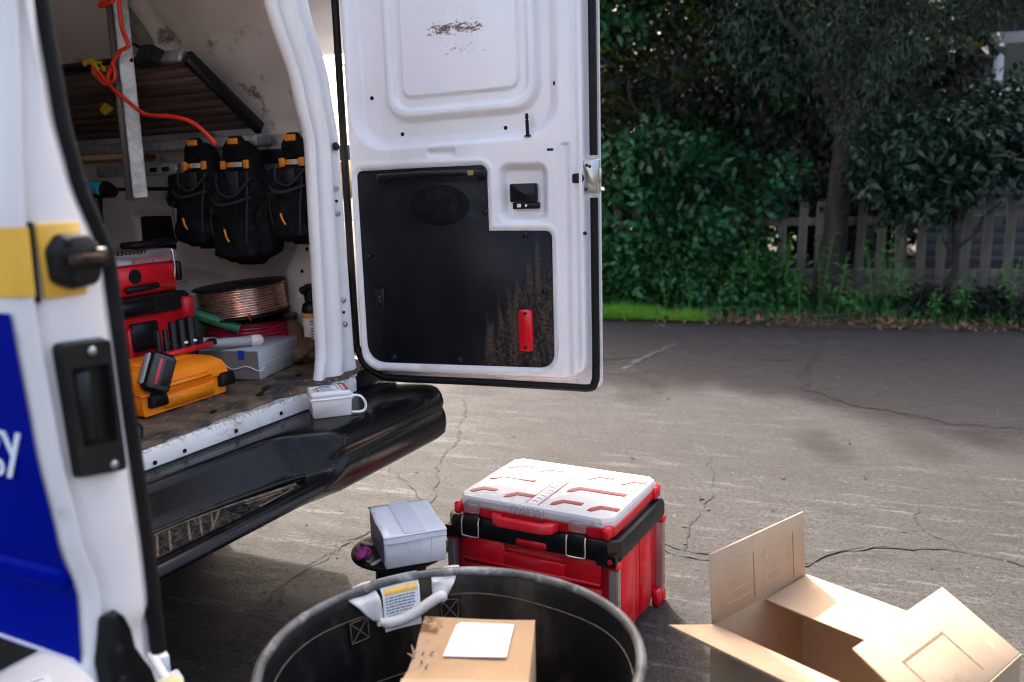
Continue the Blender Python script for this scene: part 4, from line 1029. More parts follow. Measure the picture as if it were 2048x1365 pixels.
# strap flaps, rolled handle, warning tag, stitched patches
def onwall(pts, off): return [tubp(R(a), z, off) for a, z in pts]
def patchgrid(a0, a1, z0, z1, off, n=6, m=6, fn=None):
    p = P(); p.grid(lambda u, w: tubp(R(a0 + (a1 - a0) * u), z0 + (z1 - z0) * w, off(u, w)), lin(0, 1, n), lin(0, 1, m)); return p
def flapm(name, tl, tr, bl_, br):
    p = P()
    def f(u, w):
        ta = tl[0] + (tr[0] - tl[0]) * u; tz = tl[1] + (tr[1] - tl[1]) * u
        ba = bl_[0] + (br[0] - bl_[0]) * u; bz_ = bl_[1] + (br[1] - bl_[1]) * u
        return tubp(R(ta + (ba - ta) * w), tz + (bz_ - tz) * w, -.012 + .036 * sm(w * 3) + .004 * math.sin(u * 6 + w * 5))
    p.grid(f, lin(0, 1, 8), lin(0, 1, 10)); o = p.build(name, STRAP, tub, sharp=60)
    m_ = o.modifiers.new('thickness', 'SOLIDIFY'); m_.thickness = .003; return o
flapm('strap', (136.0, .456), (123.5, .460), (126.0, .385), (121.5, .378))
flapm('strap', (101.5, .458), (91.0, .460), (101.5, .412), (97.5, .388))
P().tube(spline([tubp(R(a), z, .030) for a, z in ((124.5, .384), (120, .376), (114, .376), (108, .386), (103, .400), (98.5, .412), (97.0, .402))], 6), [.009] * 4 + [.0125] * 29 + [.011, .010, .009, .008], 10).build('strap_handle', STRAP, tub, sharp=80)
tagp = patchgrid(121.5, 106.5, .462, .352, lambda u, w: -.004 + .026 * sm(w * 4), 6, 10).build('warning_tag', PAPER, tub)
patchgrid(120.8, 107.2, .446, .432, lambda u, w: .0155 + .007 * sm(w * 2), 6, 3).build('orange_header', simple('orange_header', (.80, .46, .10), .6, var=.15, scale=60), tub)
rg = random.Random(8)
for i in range(7):
    z = .428 - i * .0068
    a0 = 120.5
    while a0 > 109:
        a1 = max(107.5, a0 - rg.uniform(1.0, 2.6))
        patchgrid(a0, a1 + .35, z, z - .0026, lambda u, w: .0242, 2, 1).build('print_line', PRINT, tagp); a0 = a1
def xpatch(ac, zc, aw, zh):
    patchgrid(ac + aw, ac - aw, zc + zh, zc - zh, lambda u, w: .0135).build('reinforcing_patch', RUBBER, tub)
    q = .82; a0, a1, z0, z1 = ac + aw * q, ac - aw * q, zc + zh * q, zc - zh * q
    for l in (((a0, z0), (a1, z0), (a1, z1), (a0, z1), (a0, z0)), ((a0, z0), (a1, z1)), ((a0, z1), (a1, z0))):
        pp = []
        for (s, e) in zip(l, l[1:]): pp += [(s[0] + (e[0] - s[0]) * k / 5, s[1] + (e[1] - s[1]) * k / 5) for k in range(6)]
        P().tube(onwall(pp, .0145), .0013, 4).build('stitching', THREAD, tub)
xpatch(131.5, .372, 4.6, .028); xpatch(95.0, .372, 4.0, .028)
TAPE2 = Mat('brown_tape', .14); TAPE2.color(TAPE2.mix(TAPE2.noise(20), (.48, .33, .21), (.58, .42, .29))); TAPE2.bump(TAPE2.noise(50), .4, .001)
# --- brown carton inside the tub
t = tag(empty('brown_carton', (-.196, 1.628, .008), R(-5)), 'brown cardboard carton with blank white label standing inside the black tub', 'carton')
cm = Mat('scuffed_cardboard', .78)
x, y, z = cm.sep()
dmg = cm.math('MULTIPLY', cm.ramp(x, .03, .075, True), cm.ramp(y, -.05, -.10, True))
dn = cm.ramp(cm.math('MULTIPLY', dmg, cm.noise(24, 8, .7)), .36, .56)
cm.color(cm.mix(dn, cm.mix(cm.ramp(cm.noise(5, 5), .3, .7), (.38, .235, .125), (.47, .30, .165)), (.15, .075, .035)))
cm.bump(cm.noise(40, 6), .3, .002)
cm.b.inputs['Specular IOR Level'].default_value = .2
def cart(u, w):
    dent = .020 * math.exp(-((u - .0) / .04) ** 2) * math.exp(-((w + .14) / .06) ** 2) * (1 + .5 * math.sin(w * 130) * math.sin(u * 170))
    return (u, w, .424 - .006 * math.sin(u * 9) - dent)
p = P().grid(cart, lin(.0, .228, 30), lin(-.36, 0, 40)); p.build('carton_top', cm.m, t, sharp=60)
P().box(.001, .227, -.359, -.001, 0, .416, .002).build('carton_body', CARD, t)
P().prism(rpoly([(.062, -.150), (.182, -.150), (.187, -.030), (.078, -.024), (.070, -.036)], .003, 3), .4225, .4248, 'z').build('shipping_label', PAPER, t)
P().box(-.0015, .2295, -.30, -.225, .4215, .4232).build('packing_tape', TAPE2.m, t)
FIB = simple('torn_fibre', (.40, .26, .15), .9, var=.3, scale=40)
rg = random.Random(2)
for i in range(7):
    a = rg.uniform(0, 6.28); x0, y0 = rg.uniform(0, .035), rg.uniform(-.19, -.09); l = rg.uniform(.008, .02)
    P().tube([(x0, y0, .415), (x0 + math.cos(a) * l * .5, y0 + math.sin(a) * l * .5, .425), (x0 + math.cos(a) * l, y0 + math.sin(a) * l, .425 + rg.uniform(-.003, .008))], [.0022, .0018, .0006], 4).build('torn_strip', FIB, t)

# --- open cardboard box
t = tag(empty('open_carton', (.427, 1.742, 0), R(39)), 'open empty cardboard box with spread flaps at the lower right', 'cardboard box')
W_, L_, H_ = .363, .49, .33
CORR = Mat('corrugated_board', .78)
CORR.color(CORR.mix(CORR.ramp(CORR.noise(4, 5), .3, .7), (.41, .275, .165), (.49, .335, .21)))
wv = CORR.t.nodes.new('ShaderNodeTexWave'); wv.inputs['Scale'].default_value = 90; wv.bands_direction = 'X'
CORR.t.links.new(CORR.tc, wv.inputs['Vector']); CORR.bump(wv.outputs['Fac'], .35, .0012)
scf = CORR.mix(CORR.math('MULTIPLY', CORR.ramp(CORR.noise(14, 9, .75), .54, .66), .45), CORR.mix(CORR.ramp(CORR.noise(4, 5), .3, .7), (.385, .262, .160), (.455, .318, .203)), (.27, .175, .10))
scf = CORR.mix(CORR.math('MULTIPLY', CORR.ramp(CORR.noise(50, 3, .5, v=CORR.vec((1, .06, 1), rot=(.2, .3, .8))), .70, .75), .5), scf, (.58, .45, .32))
CORR.color(CORR.mix(CORR.math('MULTIPLY', wv.outputs['Fac'], .10), scf, (.30, .20, .12))); CORR = CORR.m
T_ = .004
wallb = P().box(-T_, W_ + T_, -T_ * .2, T_ * .8, .004, H_).build('end_wall', CORR, t)
P().box(-T_, W_ + T_, -L_ - T_ * .8, -L_ + T_ * .2, .004, H_).build('end_wall', CORR, t)
P().box(-T_, 0, -L_ + T_ * .2, -T_ * .2, .004, H_ - .001).build('side_wall', CORR, t)
P().box(W_, W_ + T_, -L_ + T_ * .2, -T_ * .2, .004, H_ - .001).build('side_wall', CORR, t)
P().box(0, W_, -L_, 0, .002, .007).box(W_ * .5 - .001, W_ * .5 + .001, -L_, 0, .007, .0078).build('box_floor', CARDIN, t)
EDGE = simple('board_edge', (.20, .125, .07), .9, var=.3, scale=200)
# upright end flap with pressed handle creases
f = P().at((0, 0, H_), rx=R(-4)).box(-.001, W_ + .001, -.002, .002, 0, .163, .0008).build('end_flap', CORR, t)
for x0, x1 in ((.05, .155), (.195, .315)):
    P().at((0, 0, H_), rx=R(-4)).box(x1 - .001, x1 + .001, -.0028, -.0005, .01, .125).build('crease', EDGE, f)
    for z in (.03, .055, .115): P().at((0, 0, H_), rx=R(-4)).box(x0, x1 - .006, -.0026, -.0005, z, z + .0022).build('crease', CARDIN, f)
    P().at((0, 0, H_), rx=R(-4)).box(x0, x0 + .002, -.0026, -.0005, .03, .117).build('crease', CARDIN, f)
# far side flap folded inwards
f = P().at((W_, 0, H_), ry=R(-2)).box(-.172, .003, -L_ + .01, -.006, -.001, .003, .0006).build('side_flap', CORR, t)
P().at((W_, 0, H_), ry=R(-2)).box(-.1735, -.1715, -L_ + .01, -.006, -.0012, .0032).build('raw_edge', EDGE, f)
P().at((W_, 0, H_), ry=R(-2)).box(-.12, -.095, -.32, -.285, -.03, -.0015).build('black_sticker', RUBBER, f)
# near side flap spread outwards
f = P().at((0, 0, H_), ry=R(20)).box(-.165, .0, -L_ + .01, -.004, -.001, .003, .0006).build('side_flap', CORR, t)
P().at((0, 0, H_), ry=R(20)).box(-.1668, -.1645, -L_ + .01, -.004, -.0013, .0033).build('raw_edge', EDGE, f)
# near end flap lifted over the opening
f = P().at((0, -L_, H_), rx=R(28)).box(-.004, W_ + .004, .0, .183, -.002, .002, .0008).build('end_flap', CORR, t)
for b_ in ((.07, .075, .03, .115), (.07, .23, .112, .1165)):
    P().at((0, -L_, H_), rx=R(28)).box(b_[0], b_[1], b_[2], b_[3], .0015, .0028).build('crease', EDGE, f)
P().at((0, -L_, H_), rx=R(28)).box(.232, .236, .02, .1165, .0015, .0030).build('crease', EDGE, f)
P().box(.02, .06, -L_ - .006, -L_ - .004, .2, .26).build('printed_mark', PRINT, t)

# --- white fixture carton under the near door
t = tag(empty('fixture_carton', (-.778, 1.566, .0), R(-54)), 'white carton with printed label on the ground under the near van door', 'carton')
P().box(0, .60, -.55, 0, 0, .496, .003).build('carton_body', GREYCARD, t)
WSTRIP = simple('white_trim', (.75, .76, .80), .3, var=.03)
P().box(-.012, .61, -.012, .0, 0.4960, 0.5100, .002).build('edge_strip', WSTRIP, t)
P().box(-.022, -.001, -.50, .01, 0.4850, 0.5120, .002).build('edge_strip', WSTRIP, t)
P().box(-.045, -.025, -.50, .01, .45, 0.5020, .002).build('edge_strip', WSTRIP, t)
lb = P().box(.16, .42, -.36, -.16, 0.4960, 0.4972).build('label', PAPER, t)
for k, (x0, x1, y0, y1) in enumerate(((.17, .172, -.35, -.17), (.17, .40, -.26, -.258), (.24, .242, -.26, -.17), (.20, .205, -.33, -.28), (.26, .265, -.24, -.19), (.30, .302, -.35, -.17))):
    P().box(x0, x1, y0, y1, 0.4970, 0.4978).build('print_line', PRINT, lb)
for k in range(3): P().box(.10 + k * .09, .135 + k * .09, .0, .022, .45 + .006 * k, .495, .003).build('tab', WSTRIP, t)
P().box(.33, .40, -.03, .012, 0.4960, 0.5160, .004).build('yellow_label', simple('pale_yellow', (.66, .62, .36), .5), t)

# ================================================================== ROAD, VERGE, FENCE, TREES, HOUSE
import numpy as np
rng = np.random.default_rng(11)
def struct(o): o['kind'] = 'structure'; return o
ED = Vector((.934, -.358, 0)); EN = Vector((.358, .934, 0)); E0 = Vector((.91, 8.16, 0))
def ev(s, o, z=0.0): p = E0 + ED * s + EN * o; return Vector((p.x, p.y, z))

def road_mat():
    m = Mat('worn_concrete', .8, spec=.12)
    geo = m.t.nodes.new('ShaderNodeTexCoord').outputs['Object']
    rot = m.vec((1, 1, 1), rot=(0, 0, R(21)))                 # x runs along the road
    big = m.noise(.55, 6, .6, v=m.vec((1, 1, 1), src=rot))
    streak = m.noise(5.5, 10, .72, v=m.vec((.35, 2.6, 1), src=rot))
    fine = m.noise(48, 7, .75); grit = m.noise(120, 3, .6)
    mott = m.noise(5.5, 9, .72, v=m.vec((.55, 1.3, 1), src=rot))
    c = m.mix(m.ramp(big, .35, .68), (.035, .0325, .032), (.051, .048, .0465))
    c = m.mix(m.math('MULTIPLY', m.ramp(mott, .50, .62), .7), c, (.015, .014, .0138))
    c = m.mix(m.math('MULTIPLY', m.ramp(mott, .34, .46, True), .6), c, (.086, .081, .078))
    c = m.mix(m.math('MULTIPLY', m.ramp(streak, .50, .66), .45), c, (.036, .029, .025))
    c = m.mix(m.math('MULTIPLY', m.ramp(streak, .36, .46, True), .6), c, (.105, .099, .095))
    c = m.mix(m.math('MULTIPLY', m.ramp(fine, .46, .60), .75), c, (.022, .018, .016))
    c = m.mix(m.math('MULTIPLY', m.ramp(grit, .60, .68), .6), c, (.12, .112, .104))
    c = m.mix(m.math('MULTIPLY', m.ramp(m.noise(190, 2, .5, v=m.vec((1, 1, 1), (4, 2, 0))), .58, .66), .8), c, (.012, .010, .009))
    # the far lane is darker old asphalt
    sy = m.sep(rot)[1]
    c2 = m.mix(m.ramp(m.noise(30, 6, .65), .35, .65), (.028, .024, .024), (.050, .043, .042))
    lane = m.ramp(m.math('ADD', sy, m.math('MULTIPLY', m.math('SUBTRACT', m.noise(.7, 5, .6), .5), 1.8)), 3.2, 6.2)
    c = m.mix(m.math('MULTIPLY', lane, .85), c, c2)
    # brown leaf dirt along the verge
    dirt = m.math('MULTIPLY', m.ramp(sy, 7.45, 8.0), m.ramp(m.noise(12, 7, .65), .35, .6))
    c = m.mix(dirt, c, (.022, .016, .013))
    # shadow-like dark smears painted into the colour, not spilt oil
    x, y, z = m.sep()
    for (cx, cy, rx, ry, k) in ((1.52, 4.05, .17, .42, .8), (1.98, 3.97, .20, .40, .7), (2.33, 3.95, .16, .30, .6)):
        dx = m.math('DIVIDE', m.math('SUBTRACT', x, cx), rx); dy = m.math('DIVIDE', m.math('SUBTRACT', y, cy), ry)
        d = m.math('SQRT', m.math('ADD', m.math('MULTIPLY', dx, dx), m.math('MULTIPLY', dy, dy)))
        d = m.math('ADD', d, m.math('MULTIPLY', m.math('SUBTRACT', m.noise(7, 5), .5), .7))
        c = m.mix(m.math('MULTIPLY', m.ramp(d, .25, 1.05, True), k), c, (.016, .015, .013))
    # unused offsets, nothing is tinted here
    dx = m.math('DIVIDE', m.math('SUBTRACT', x, -.9), 1.0); dy = m.math('DIVIDE', m.math('SUBTRACT', y, 2.3), .75)
    m.color(c); m.rough(m.ramp(mott, .36, .6), .92, .72)
    m.bump(m.math('ADD', m.math('MULTIPLY', fine, .6), m.math('MULTIPLY', grit, .4)), .9, .008)
    return m.m
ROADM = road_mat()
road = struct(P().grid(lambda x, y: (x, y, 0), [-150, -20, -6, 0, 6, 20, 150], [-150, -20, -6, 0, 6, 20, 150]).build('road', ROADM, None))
CRACK = simple('crack_fill', (.006, .005, .004), .95, var=.4, scale=40)
MOSS = simple('crack_moss', (.016, .021, .007), .95, var=.5, scale=60, bump=.6)
def crack(pts, w, name='crack', mat=CRACK, z=.0035, jit=.02, seed=0):
    rg = random.Random(seed); q = []
    for a, b in zip(pts, pts[1:]):
        n = max(2, int((Vector(b) - Vector(a)).length / .035))
        for k in range(n): q.append(Vector(a).lerp(Vector(b), k / n))
    q.append(Vector(pts[-1])); v = []; f = []; off = 0
    for i, p in enumerate(q):
        t = (q[min(i + 1, len(q) - 1)] - q[max(0, i - 1)]).normalized(); nn = Vector((-t.y, t.x))
        off = off * .75 + rg.uniform(-jit, jit) * 1.0; ww = w * rg.uniform(.15, 1.6)
        c = p + nn * off
        v += [(c.x + nn.x * ww, c.y + nn.y * ww, z), (c.x - nn.x * ww, c.y - nn.y * ww, z)]
        if i: f.append((2 * i - 2, 2 * i - 1, 2 * i + 1, 2 * i))
    P()._add(v, f).build(name, mat, road, sharp=0)
C1 = [(-.304, 5.15), (-.28, 4.6), (-.36, 4.0), (-.373, 3.5), (-.46, 3.2), (-.636, 3.04), (-.788, 2.61), (-.84, 2.3)]
C2 = [(.46, 3.0), (.555, 2.867), (.75, 2.76), (.979, 2.716), (1.15, 2.80), (1.313, 2.815), (1.541, 2.779), (1.664, 2.633), (1.9, 2.5), (2.4, 2.2)]
crack(C1, .0036, seed=1); crack(C2, .0042, seed=2)
crack([(.95, 3.9), (.80, 3.4), (.555, 2.867)], .0024, seed=3); crack([(1.541, 2.779), (1.50, 3.05), (1.62, 3.2)], .0024, seed=4)
crack([(2.30, 6.3), (1.95, 5.55), (1.83, 5.2), (2.05, 4.7), (2.35, 4.3), (3.3, 3.9)], .0055, seed=5, jit=.03)
crack([(1.29, 1.9), (1.5, 1.75), (1.66, 1.72), (2.0, 1.5)], .0025, seed=6)
crack([(-.6, 3.9), (-.46, 3.6), (-.40, 3.45)], .0025, seed=9)
crack(C1[4:8], .0035, 'crack_moss', MOSS, .0050, .02, 1); crack(C2[3:6], .0035, 'crack_moss', MOSS, .0050, .02, 2)
crack(C2[:3], .004, 'crack_moss', MOSS, .0050, .02, 7); crack([(1.83, 5.2), (2.05, 4.7), (2.2, 4.5)], .010, 'crack_moss', MOSS, .0050, .03, 8)
crack([(.62, 6.25), (.95, 6.35)], .02, 'crack_moss', MOSS, .0050, .03, 14); crack([(1.75, 6.05), (1.98, 6.0)], .02, 'crack_moss', MOSS, .0050, .03, 15)
crack([(.78, 5.9), (1.0, 6.3), (1.34, 6.8)], .022, 'concrete_patch', simple('concrete_patch', (.055, .049, .045), .85, var=.4, scale=20, bump=.4), .0045, .008, 16)

def soil():
    m = Mat('verge_soil', .95)
    c = m.mix(m.ramp(m.noise(9, 8, .7), .35, .65), (.018, .013, .010), (.052, .036, .024))
    c = m.mix(m.ramp(m.noise(45, 5, .7), .58, .70), c, (.10, .055, .028))
    c = m.mix(m.ramp(m.noise(3, 6, .6), .56, .72), c, (.022, .036, .010))
    m.color(c); m.bump(m.noise(30, 7, .7), 1.0, .03); return m.m
def verge_pt(s, o):
    e = .10 * math.sin(s * 2.1) + .06 * math.sin(s * 5.3 + 1) + .03 * math.sin(s * 13)
    oo = o + e * max(0, 1 - o / 1.2)
    z = .012 + .10 * sm(o / 1.6) + .02 * math.sin(s * 7 + o * 5) * sm(o / .4) + (-.03 if o <= 0 else 0)
    return tuple(ev(s, oo, z))
verge = struct(P().grid(verge_pt, [-40, -15] + lin(-6, 9, 110) + [15, 40], [0, .05, .12, .2, .35, .5, .7, .9, 1.1, 1.4, 1.8, 2.6, 4, 8, 40]).build('verge', soil(), None, sharp=80))

# --- leaf material and leaf clouds
def leafmat(name, c0, c1, rough=.38, trans=.25, tcol=None, var=2.2):
    m = Mat(name, rough, spec=.32)
    c = m.mix(m.ramp(m.noise(var, 3), .35, .65), c0, c1)
    c = m.mix(m.math('MULTIPLY', m.ramp(m.noise(35, 2), .45, .7), .5), c, tuple(min(1, q * 1.7) for q in c1))
    m.color(c)
    tr = m.t.nodes.new('ShaderNodeBsdfTranslucent')
    tr.inputs[0].default_value = (*(tcol or tuple(min(1, q * 2.2) for q in c1)), 1)
    mx = m.t.nodes.new('ShaderNodeMixShader'); mx.inputs[0].default_value = trans
    out = m.t.nodes['Material Output']
    m.t.links.new(m.b.outputs[0], mx.inputs[1]); m.t.links.new(tr.outputs[0], mx.inputs[2]); m.t.links.new(mx.outputs[0], out.inputs[0])
    return m.m
def leaves(name, mat, parent, clumps, n, ln, wd, droop=.3, shell=.5, up=.4, sub=None, spread=.35):
    """many small folded leaf faces spread through ellipsoid clumps; sub: gather leaves round twig tips"""
    cl = np.array(clumps, float); vol = cl[:, 3] * cl[:, 4] * cl[:, 5]; pick = rng.choice(len(cl), n, p=vol / vol.sum()) if sub is None else None
    if sub is not None:
        tp = rng.choice(len(cl), sub, p=vol / vol.sum()); d = rng.normal(size=(sub, 3)); d /= np.linalg.norm(d, axis=1)[:, None]
        r = rng.random(sub) ** (1 / 3) * (1 - shell) + shell * (.82 + .25 * rng.random(sub))
        tips = cl[tp, :3] + d * r[:, None] * cl[tp, 3:6]; k = rng.integers(0, sub, n)
        c = tips[k] + rng.normal(size=(n, 3)) * spread * ln * 2.2; out = d[k]
    else:
        d = rng.normal(size=(n, 3)); d /= np.linalg.norm(d, axis=1)[:, None]
        r = rng.random(n) ** (1 / 3) * (1 - shell) + shell * (.82 + .25 * rng.random(n))
        c = cl[pick, :3] + d * r[:, None] * cl[pick, 3:6]; out = d
    c[:, 2] = np.maximum(c[:, 2], .03)
    ax = out * .5 + rng.normal(size=(n, 3)) * .7; ax[:, 2] -= droop; ax /= np.linalg.norm(ax, axis=1)[:, None]
    nr = rng.normal(size=(n, 3)) * .6; nr[:, 2] += up + .5; nr += out * .5
    sd = np.cross(ax, nr); sd /= np.linalg.norm(sd, axis=1)[:, None] + 1e-9; nn = np.cross(sd, ax)
    L = ln * (.6 + .8 * rng.random(n))[:, None]; Wd = wd * (.6 + .8 * rng.random(n))[:, None]
    v = np.stack([c, c + ax * L * .45 + sd * Wd * .5 + nn * Wd * .15, c + ax * L - nn * L * .12, c + ax * L * .45 - sd * Wd * .5 + nn * Wd * .15], 1).reshape(-1, 3)
    me = bpy.data.meshes.new(name); me.vertices.add(4 * n); me.vertices.foreach_set('co', v.astype(np.float32).ravel())
    me.loops.add(4 * n); me.loops.foreach_set('vertex_index', np.arange(4 * n, dtype=np.int32))
    me.polygons.add(n); me.polygons.foreach_set('loop_start', np.arange(0, 4 * n, 4, dtype=np.int32)); me.polygons.foreach_set('loop_total', np.full(n, 4, np.int32))
    me.update(); me.validate(); me.materials.append(mat)
    o = bpy.data.objects.new(name, me); COL.objects.link(o)
    if parent: o.parent = parent
    return o
BARK = Mat('bark', .9); BARK.color(BARK.mix(BARK.ramp(BARK.noise(14, 7, .65, v=BARK.vec((1, 1, .18))), .35, .65), (.010, .007, .006), (.036, .024, .018))); BARK.bump(BARK.noise(18, 6, v=BARK.vec((1, 1, .18))), 1, .02); BARK = BARK.m
def limb(a, b, r0, r1, seed, n=7, wob=.08):
    rg = random.Random(seed); a = Vector(a); b = Vector(b); l = (b - a).length
    pts = [a.lerp(b, i / n) + Vector((rg.uniform(-1, 1), rg.uniform(-1, 1), 0)) * wob * l * math.sin(math.pi * i / n) for i in range(n + 1)]
    return [tuple(q) for q in pts], [r0 + (r1 - r0) * i / n for i in range(n + 1)]
def tree(name, label, base, h, r, limbs, clumps, mat, n, ln, wd, seed, group=None, **kw):
    t = tag(empty(name, base), label, 'tree', group)
    p = P(); a, rs = limb((0, 0, -.1), (.05, .02, h), r, r * .4, seed, 9, .03); rs[0] *= 1.5; rs[1] *= 1.15; p.tube(a, rs, 12)
    p.build('trunk', BARK, t, sharp=80)
    for i, (z0, e) in enumerate(limbs):
        P().tube(*limb((0, 0, z0), e, r * .45, r * .12, seed + i, 6, .1), 8).build('limb', BARK, t, sharp=80)
    o = leaves('crown', mat, t, clumps, n, ln, wd, **kw); o['kind'] = 'stuff'
    return t
LAUREL = leafmat('laurel_leaf', (.005, .030, .011), (.020, .098, .034), .32, .06, (.10, .26, .03))
CEDAR = leafmat('cedar_spray', (.007, .014, .008), (.046, .070, .046), .85, .03, (.10, .15, .03))
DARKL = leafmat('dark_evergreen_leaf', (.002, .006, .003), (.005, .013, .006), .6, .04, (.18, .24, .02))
BUSHL = leafmat('bush_leaf', (.006, .036, .010), (.022, .100, .026), .38, .10, (.14, .34, .04))
BLUEL = leafmat('viburnum_leaf', (.004, .016, .008), (.015, .040, .020), .40, .05)
WEEDL = leafmat('weed_leaf', (.025, .105, .018), (.06, .19, .045), .45, .2, (.2, .42, .05))

# --- trees (clumps are in the tree's own frame)
b = ev(.35, 1.55)
lr = random.Random(17)
LCL = [(-.55, -.35, .9, .6, .5, .6), (.1, -.7, 1.0, .5, .35, .5), (.75, -.75, 1.3, .4, .3, .3)]
for k in range(26):
    r_ = lr.uniform(.22, .52)
    LCL.append((lr.uniform(-1.0, 1.1), lr.uniform(-.75, .1), lr.uniform(1.2, 4.6), r_ * 1.15, r_ * .8, r_ * .75))
LCL += [(.3, -.1, 5.0, 1.1, .7, .8), (.8, -.1, 5.8, .9, .6, .6)]
tree('laurel_tree', 'glossy leaved laurel tree at the left, next to the open van door', b, 3.6, .09, ((1.0, (-.5, -.3, 2.4)), (1.3, (.6, -.2, 2.9)), (1.8, (-.3, .3, 3.6))),
     LCL, LAUREL, 21000, .112, .058, 21, shell=.6, sub=1500)
b = ev(1.25, 1.5)
tree('slender_tree', 'dark slender trunked tree between the laurel and the cedar', b, 3.4, .075, ((1.2, (.3, -.2, 2.3)), (1.6, (-.4, 0, 2.8))),
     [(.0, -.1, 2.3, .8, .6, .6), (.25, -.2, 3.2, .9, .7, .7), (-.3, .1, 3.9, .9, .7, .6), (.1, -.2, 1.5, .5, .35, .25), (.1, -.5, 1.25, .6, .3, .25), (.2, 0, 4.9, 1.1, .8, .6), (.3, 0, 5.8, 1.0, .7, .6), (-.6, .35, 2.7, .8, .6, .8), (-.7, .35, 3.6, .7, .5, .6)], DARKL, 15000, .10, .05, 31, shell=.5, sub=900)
b = ev(2.05, .95)
ct = tree('cedar_tree', 'old cedar with thick brown trunk and grey green drooping sprays before the fence', b, 3.7, .135, ((1.7, (.6, -.4, 2.6)), (1.9, (-.7, -.2, 2.9)), (2.2, (1.2, .0, 3.2)), (2.5, (-.3, -.5, 3.6))),
     [(.10, -.25, 2.15, .42, .34, .55), (.35, -.30, 2.7, .55, .4, .6), (-.55, -.1, 2.7, .6, .5, .5), (-.2, -.2, 3.5, .9, .6, .6), (.95, -.1, 3.0, .7, .5, .5), (1.5, .0, 3.4, .8, .5, .5), (.55, -.1, 1.75, .35, .25, .35), (.75, .1, 3.9, 1.2, .7, .5), (.3, .0, 4.7, 1.3, .7, .6), (1.9, .2, 4.5, 1.0, .7, .6), (1.0, .1, 5.5, 1.4, .7, .6)], CEDAR, 60000, .085, .012, 41, droop=.9, shell=.35, sub=1500, spread=.55)
b = ev(3.05, .75)
tree('leafy_shrub_tree', 'dark blue green leafy small tree hanging over the pale pickets at the right', b, 1.5, .035, ((.6, (-.3, -.1, 1.4)), (.8, (.35, -.1, 1.6)), (.5, (.5, .0, 1.3))),
     [(-.35, -.1, 1.25, .42, .35, .33), (.05, -.15, 1.55, .5, .4, .38), (.45, -.05, 1.75, .42, .35, .35), (-.6, .0, 1.5, .35, .3, .3), (-.35, .1, 1.15, .5, .3, .2), (.75, -.05, 1.5, .35, .3, .3)], BLUEL, 4600, .10, .045, 51, shell=.5, sub=520)
bgi = 0
BGT = (('unseen evergreen added behind the open van door to shade the road', -1.5, 1.5, 4.5), ('dark evergreen behind the fence directly above the slender tree', -.2, 4.2, 5.4), ('dark evergreen standing behind the fence left of the house', 2.35, 4.0, 6.4), ('dark evergreen behind the house corner, tallest of them', 4.2, 7.5, 5.6))  # the first is unseen, added to shade the left part of the road
for lab, s, o_, h in BGT:
    tree('evergreen_tree', lab, ev(s, o_), h * .85, .12, ((1.5, (.6, 0, h * .6)), (1.2, (-.6, .1, h * .55))),
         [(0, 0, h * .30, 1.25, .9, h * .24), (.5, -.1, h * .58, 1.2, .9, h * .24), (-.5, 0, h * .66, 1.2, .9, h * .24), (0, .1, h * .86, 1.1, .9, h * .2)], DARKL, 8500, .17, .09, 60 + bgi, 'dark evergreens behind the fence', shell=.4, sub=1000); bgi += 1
# hedge mass that closes the view deep behind
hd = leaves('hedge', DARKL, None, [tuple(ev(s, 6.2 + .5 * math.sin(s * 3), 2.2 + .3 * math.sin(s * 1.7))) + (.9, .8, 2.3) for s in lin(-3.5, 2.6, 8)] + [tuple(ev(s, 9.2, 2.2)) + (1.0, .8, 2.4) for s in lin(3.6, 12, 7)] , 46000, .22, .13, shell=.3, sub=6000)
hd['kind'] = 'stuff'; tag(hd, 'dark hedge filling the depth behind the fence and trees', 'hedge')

# --- picket fence
WOODG = Mat('weathered_picket', .85)
WOODG.color(WOODG.mix(WOODG.ramp(WOODG.noise(10, 7, .65, v=WOODG.vec((1, 1, .12))), .35, .65), (.065, .058, .047), (.14, .13, .115)))
WOODG.bump(WOODG.noise(40, 5, v=WOODG.vec((1, 1, .1))), .5, .004); WOODG = WOODG.m
fence = tag(empty('picket_fence', ev(-2.2, 1.25, .08), math.atan2(ED.y, ED.x)), 'weathered grey picket fence behind the verge under the trees', 'fence')
pk = P().prism(rpoly([(-.044, 0), (.044, 0), (.044, .955), (.03, .985), (-.03, .985), (-.044, .955)], .004, 2), 0, .02, 'y', .003)
first = None
rg = random.Random(5)
for i in range(40):
    if first is None: o = first = pk.build('picket', WOODG, fence)
    else: o = first.copy(); COL.objects.link(o); o.parent = fence
    o.location = (i * .187 + rg.uniform(-.008, .008), rg.uniform(-.004, .004), rg.uniform(-.02, .02)); o.rotation_euler = (rg.uniform(-.02, .02), rg.uniform(-.035, .035), 0)
for z in (.22, .74): P().box(-.1, 7.5, .022, .060, z, z + .085, .004).build('fence_rail', WOODG, fence)
for i in range(4): P().box(i * 2.4 + .04, i * 2.4 + .13, .061, .15, -.1, .98, .006).build('fence_post', WOODG, fence)

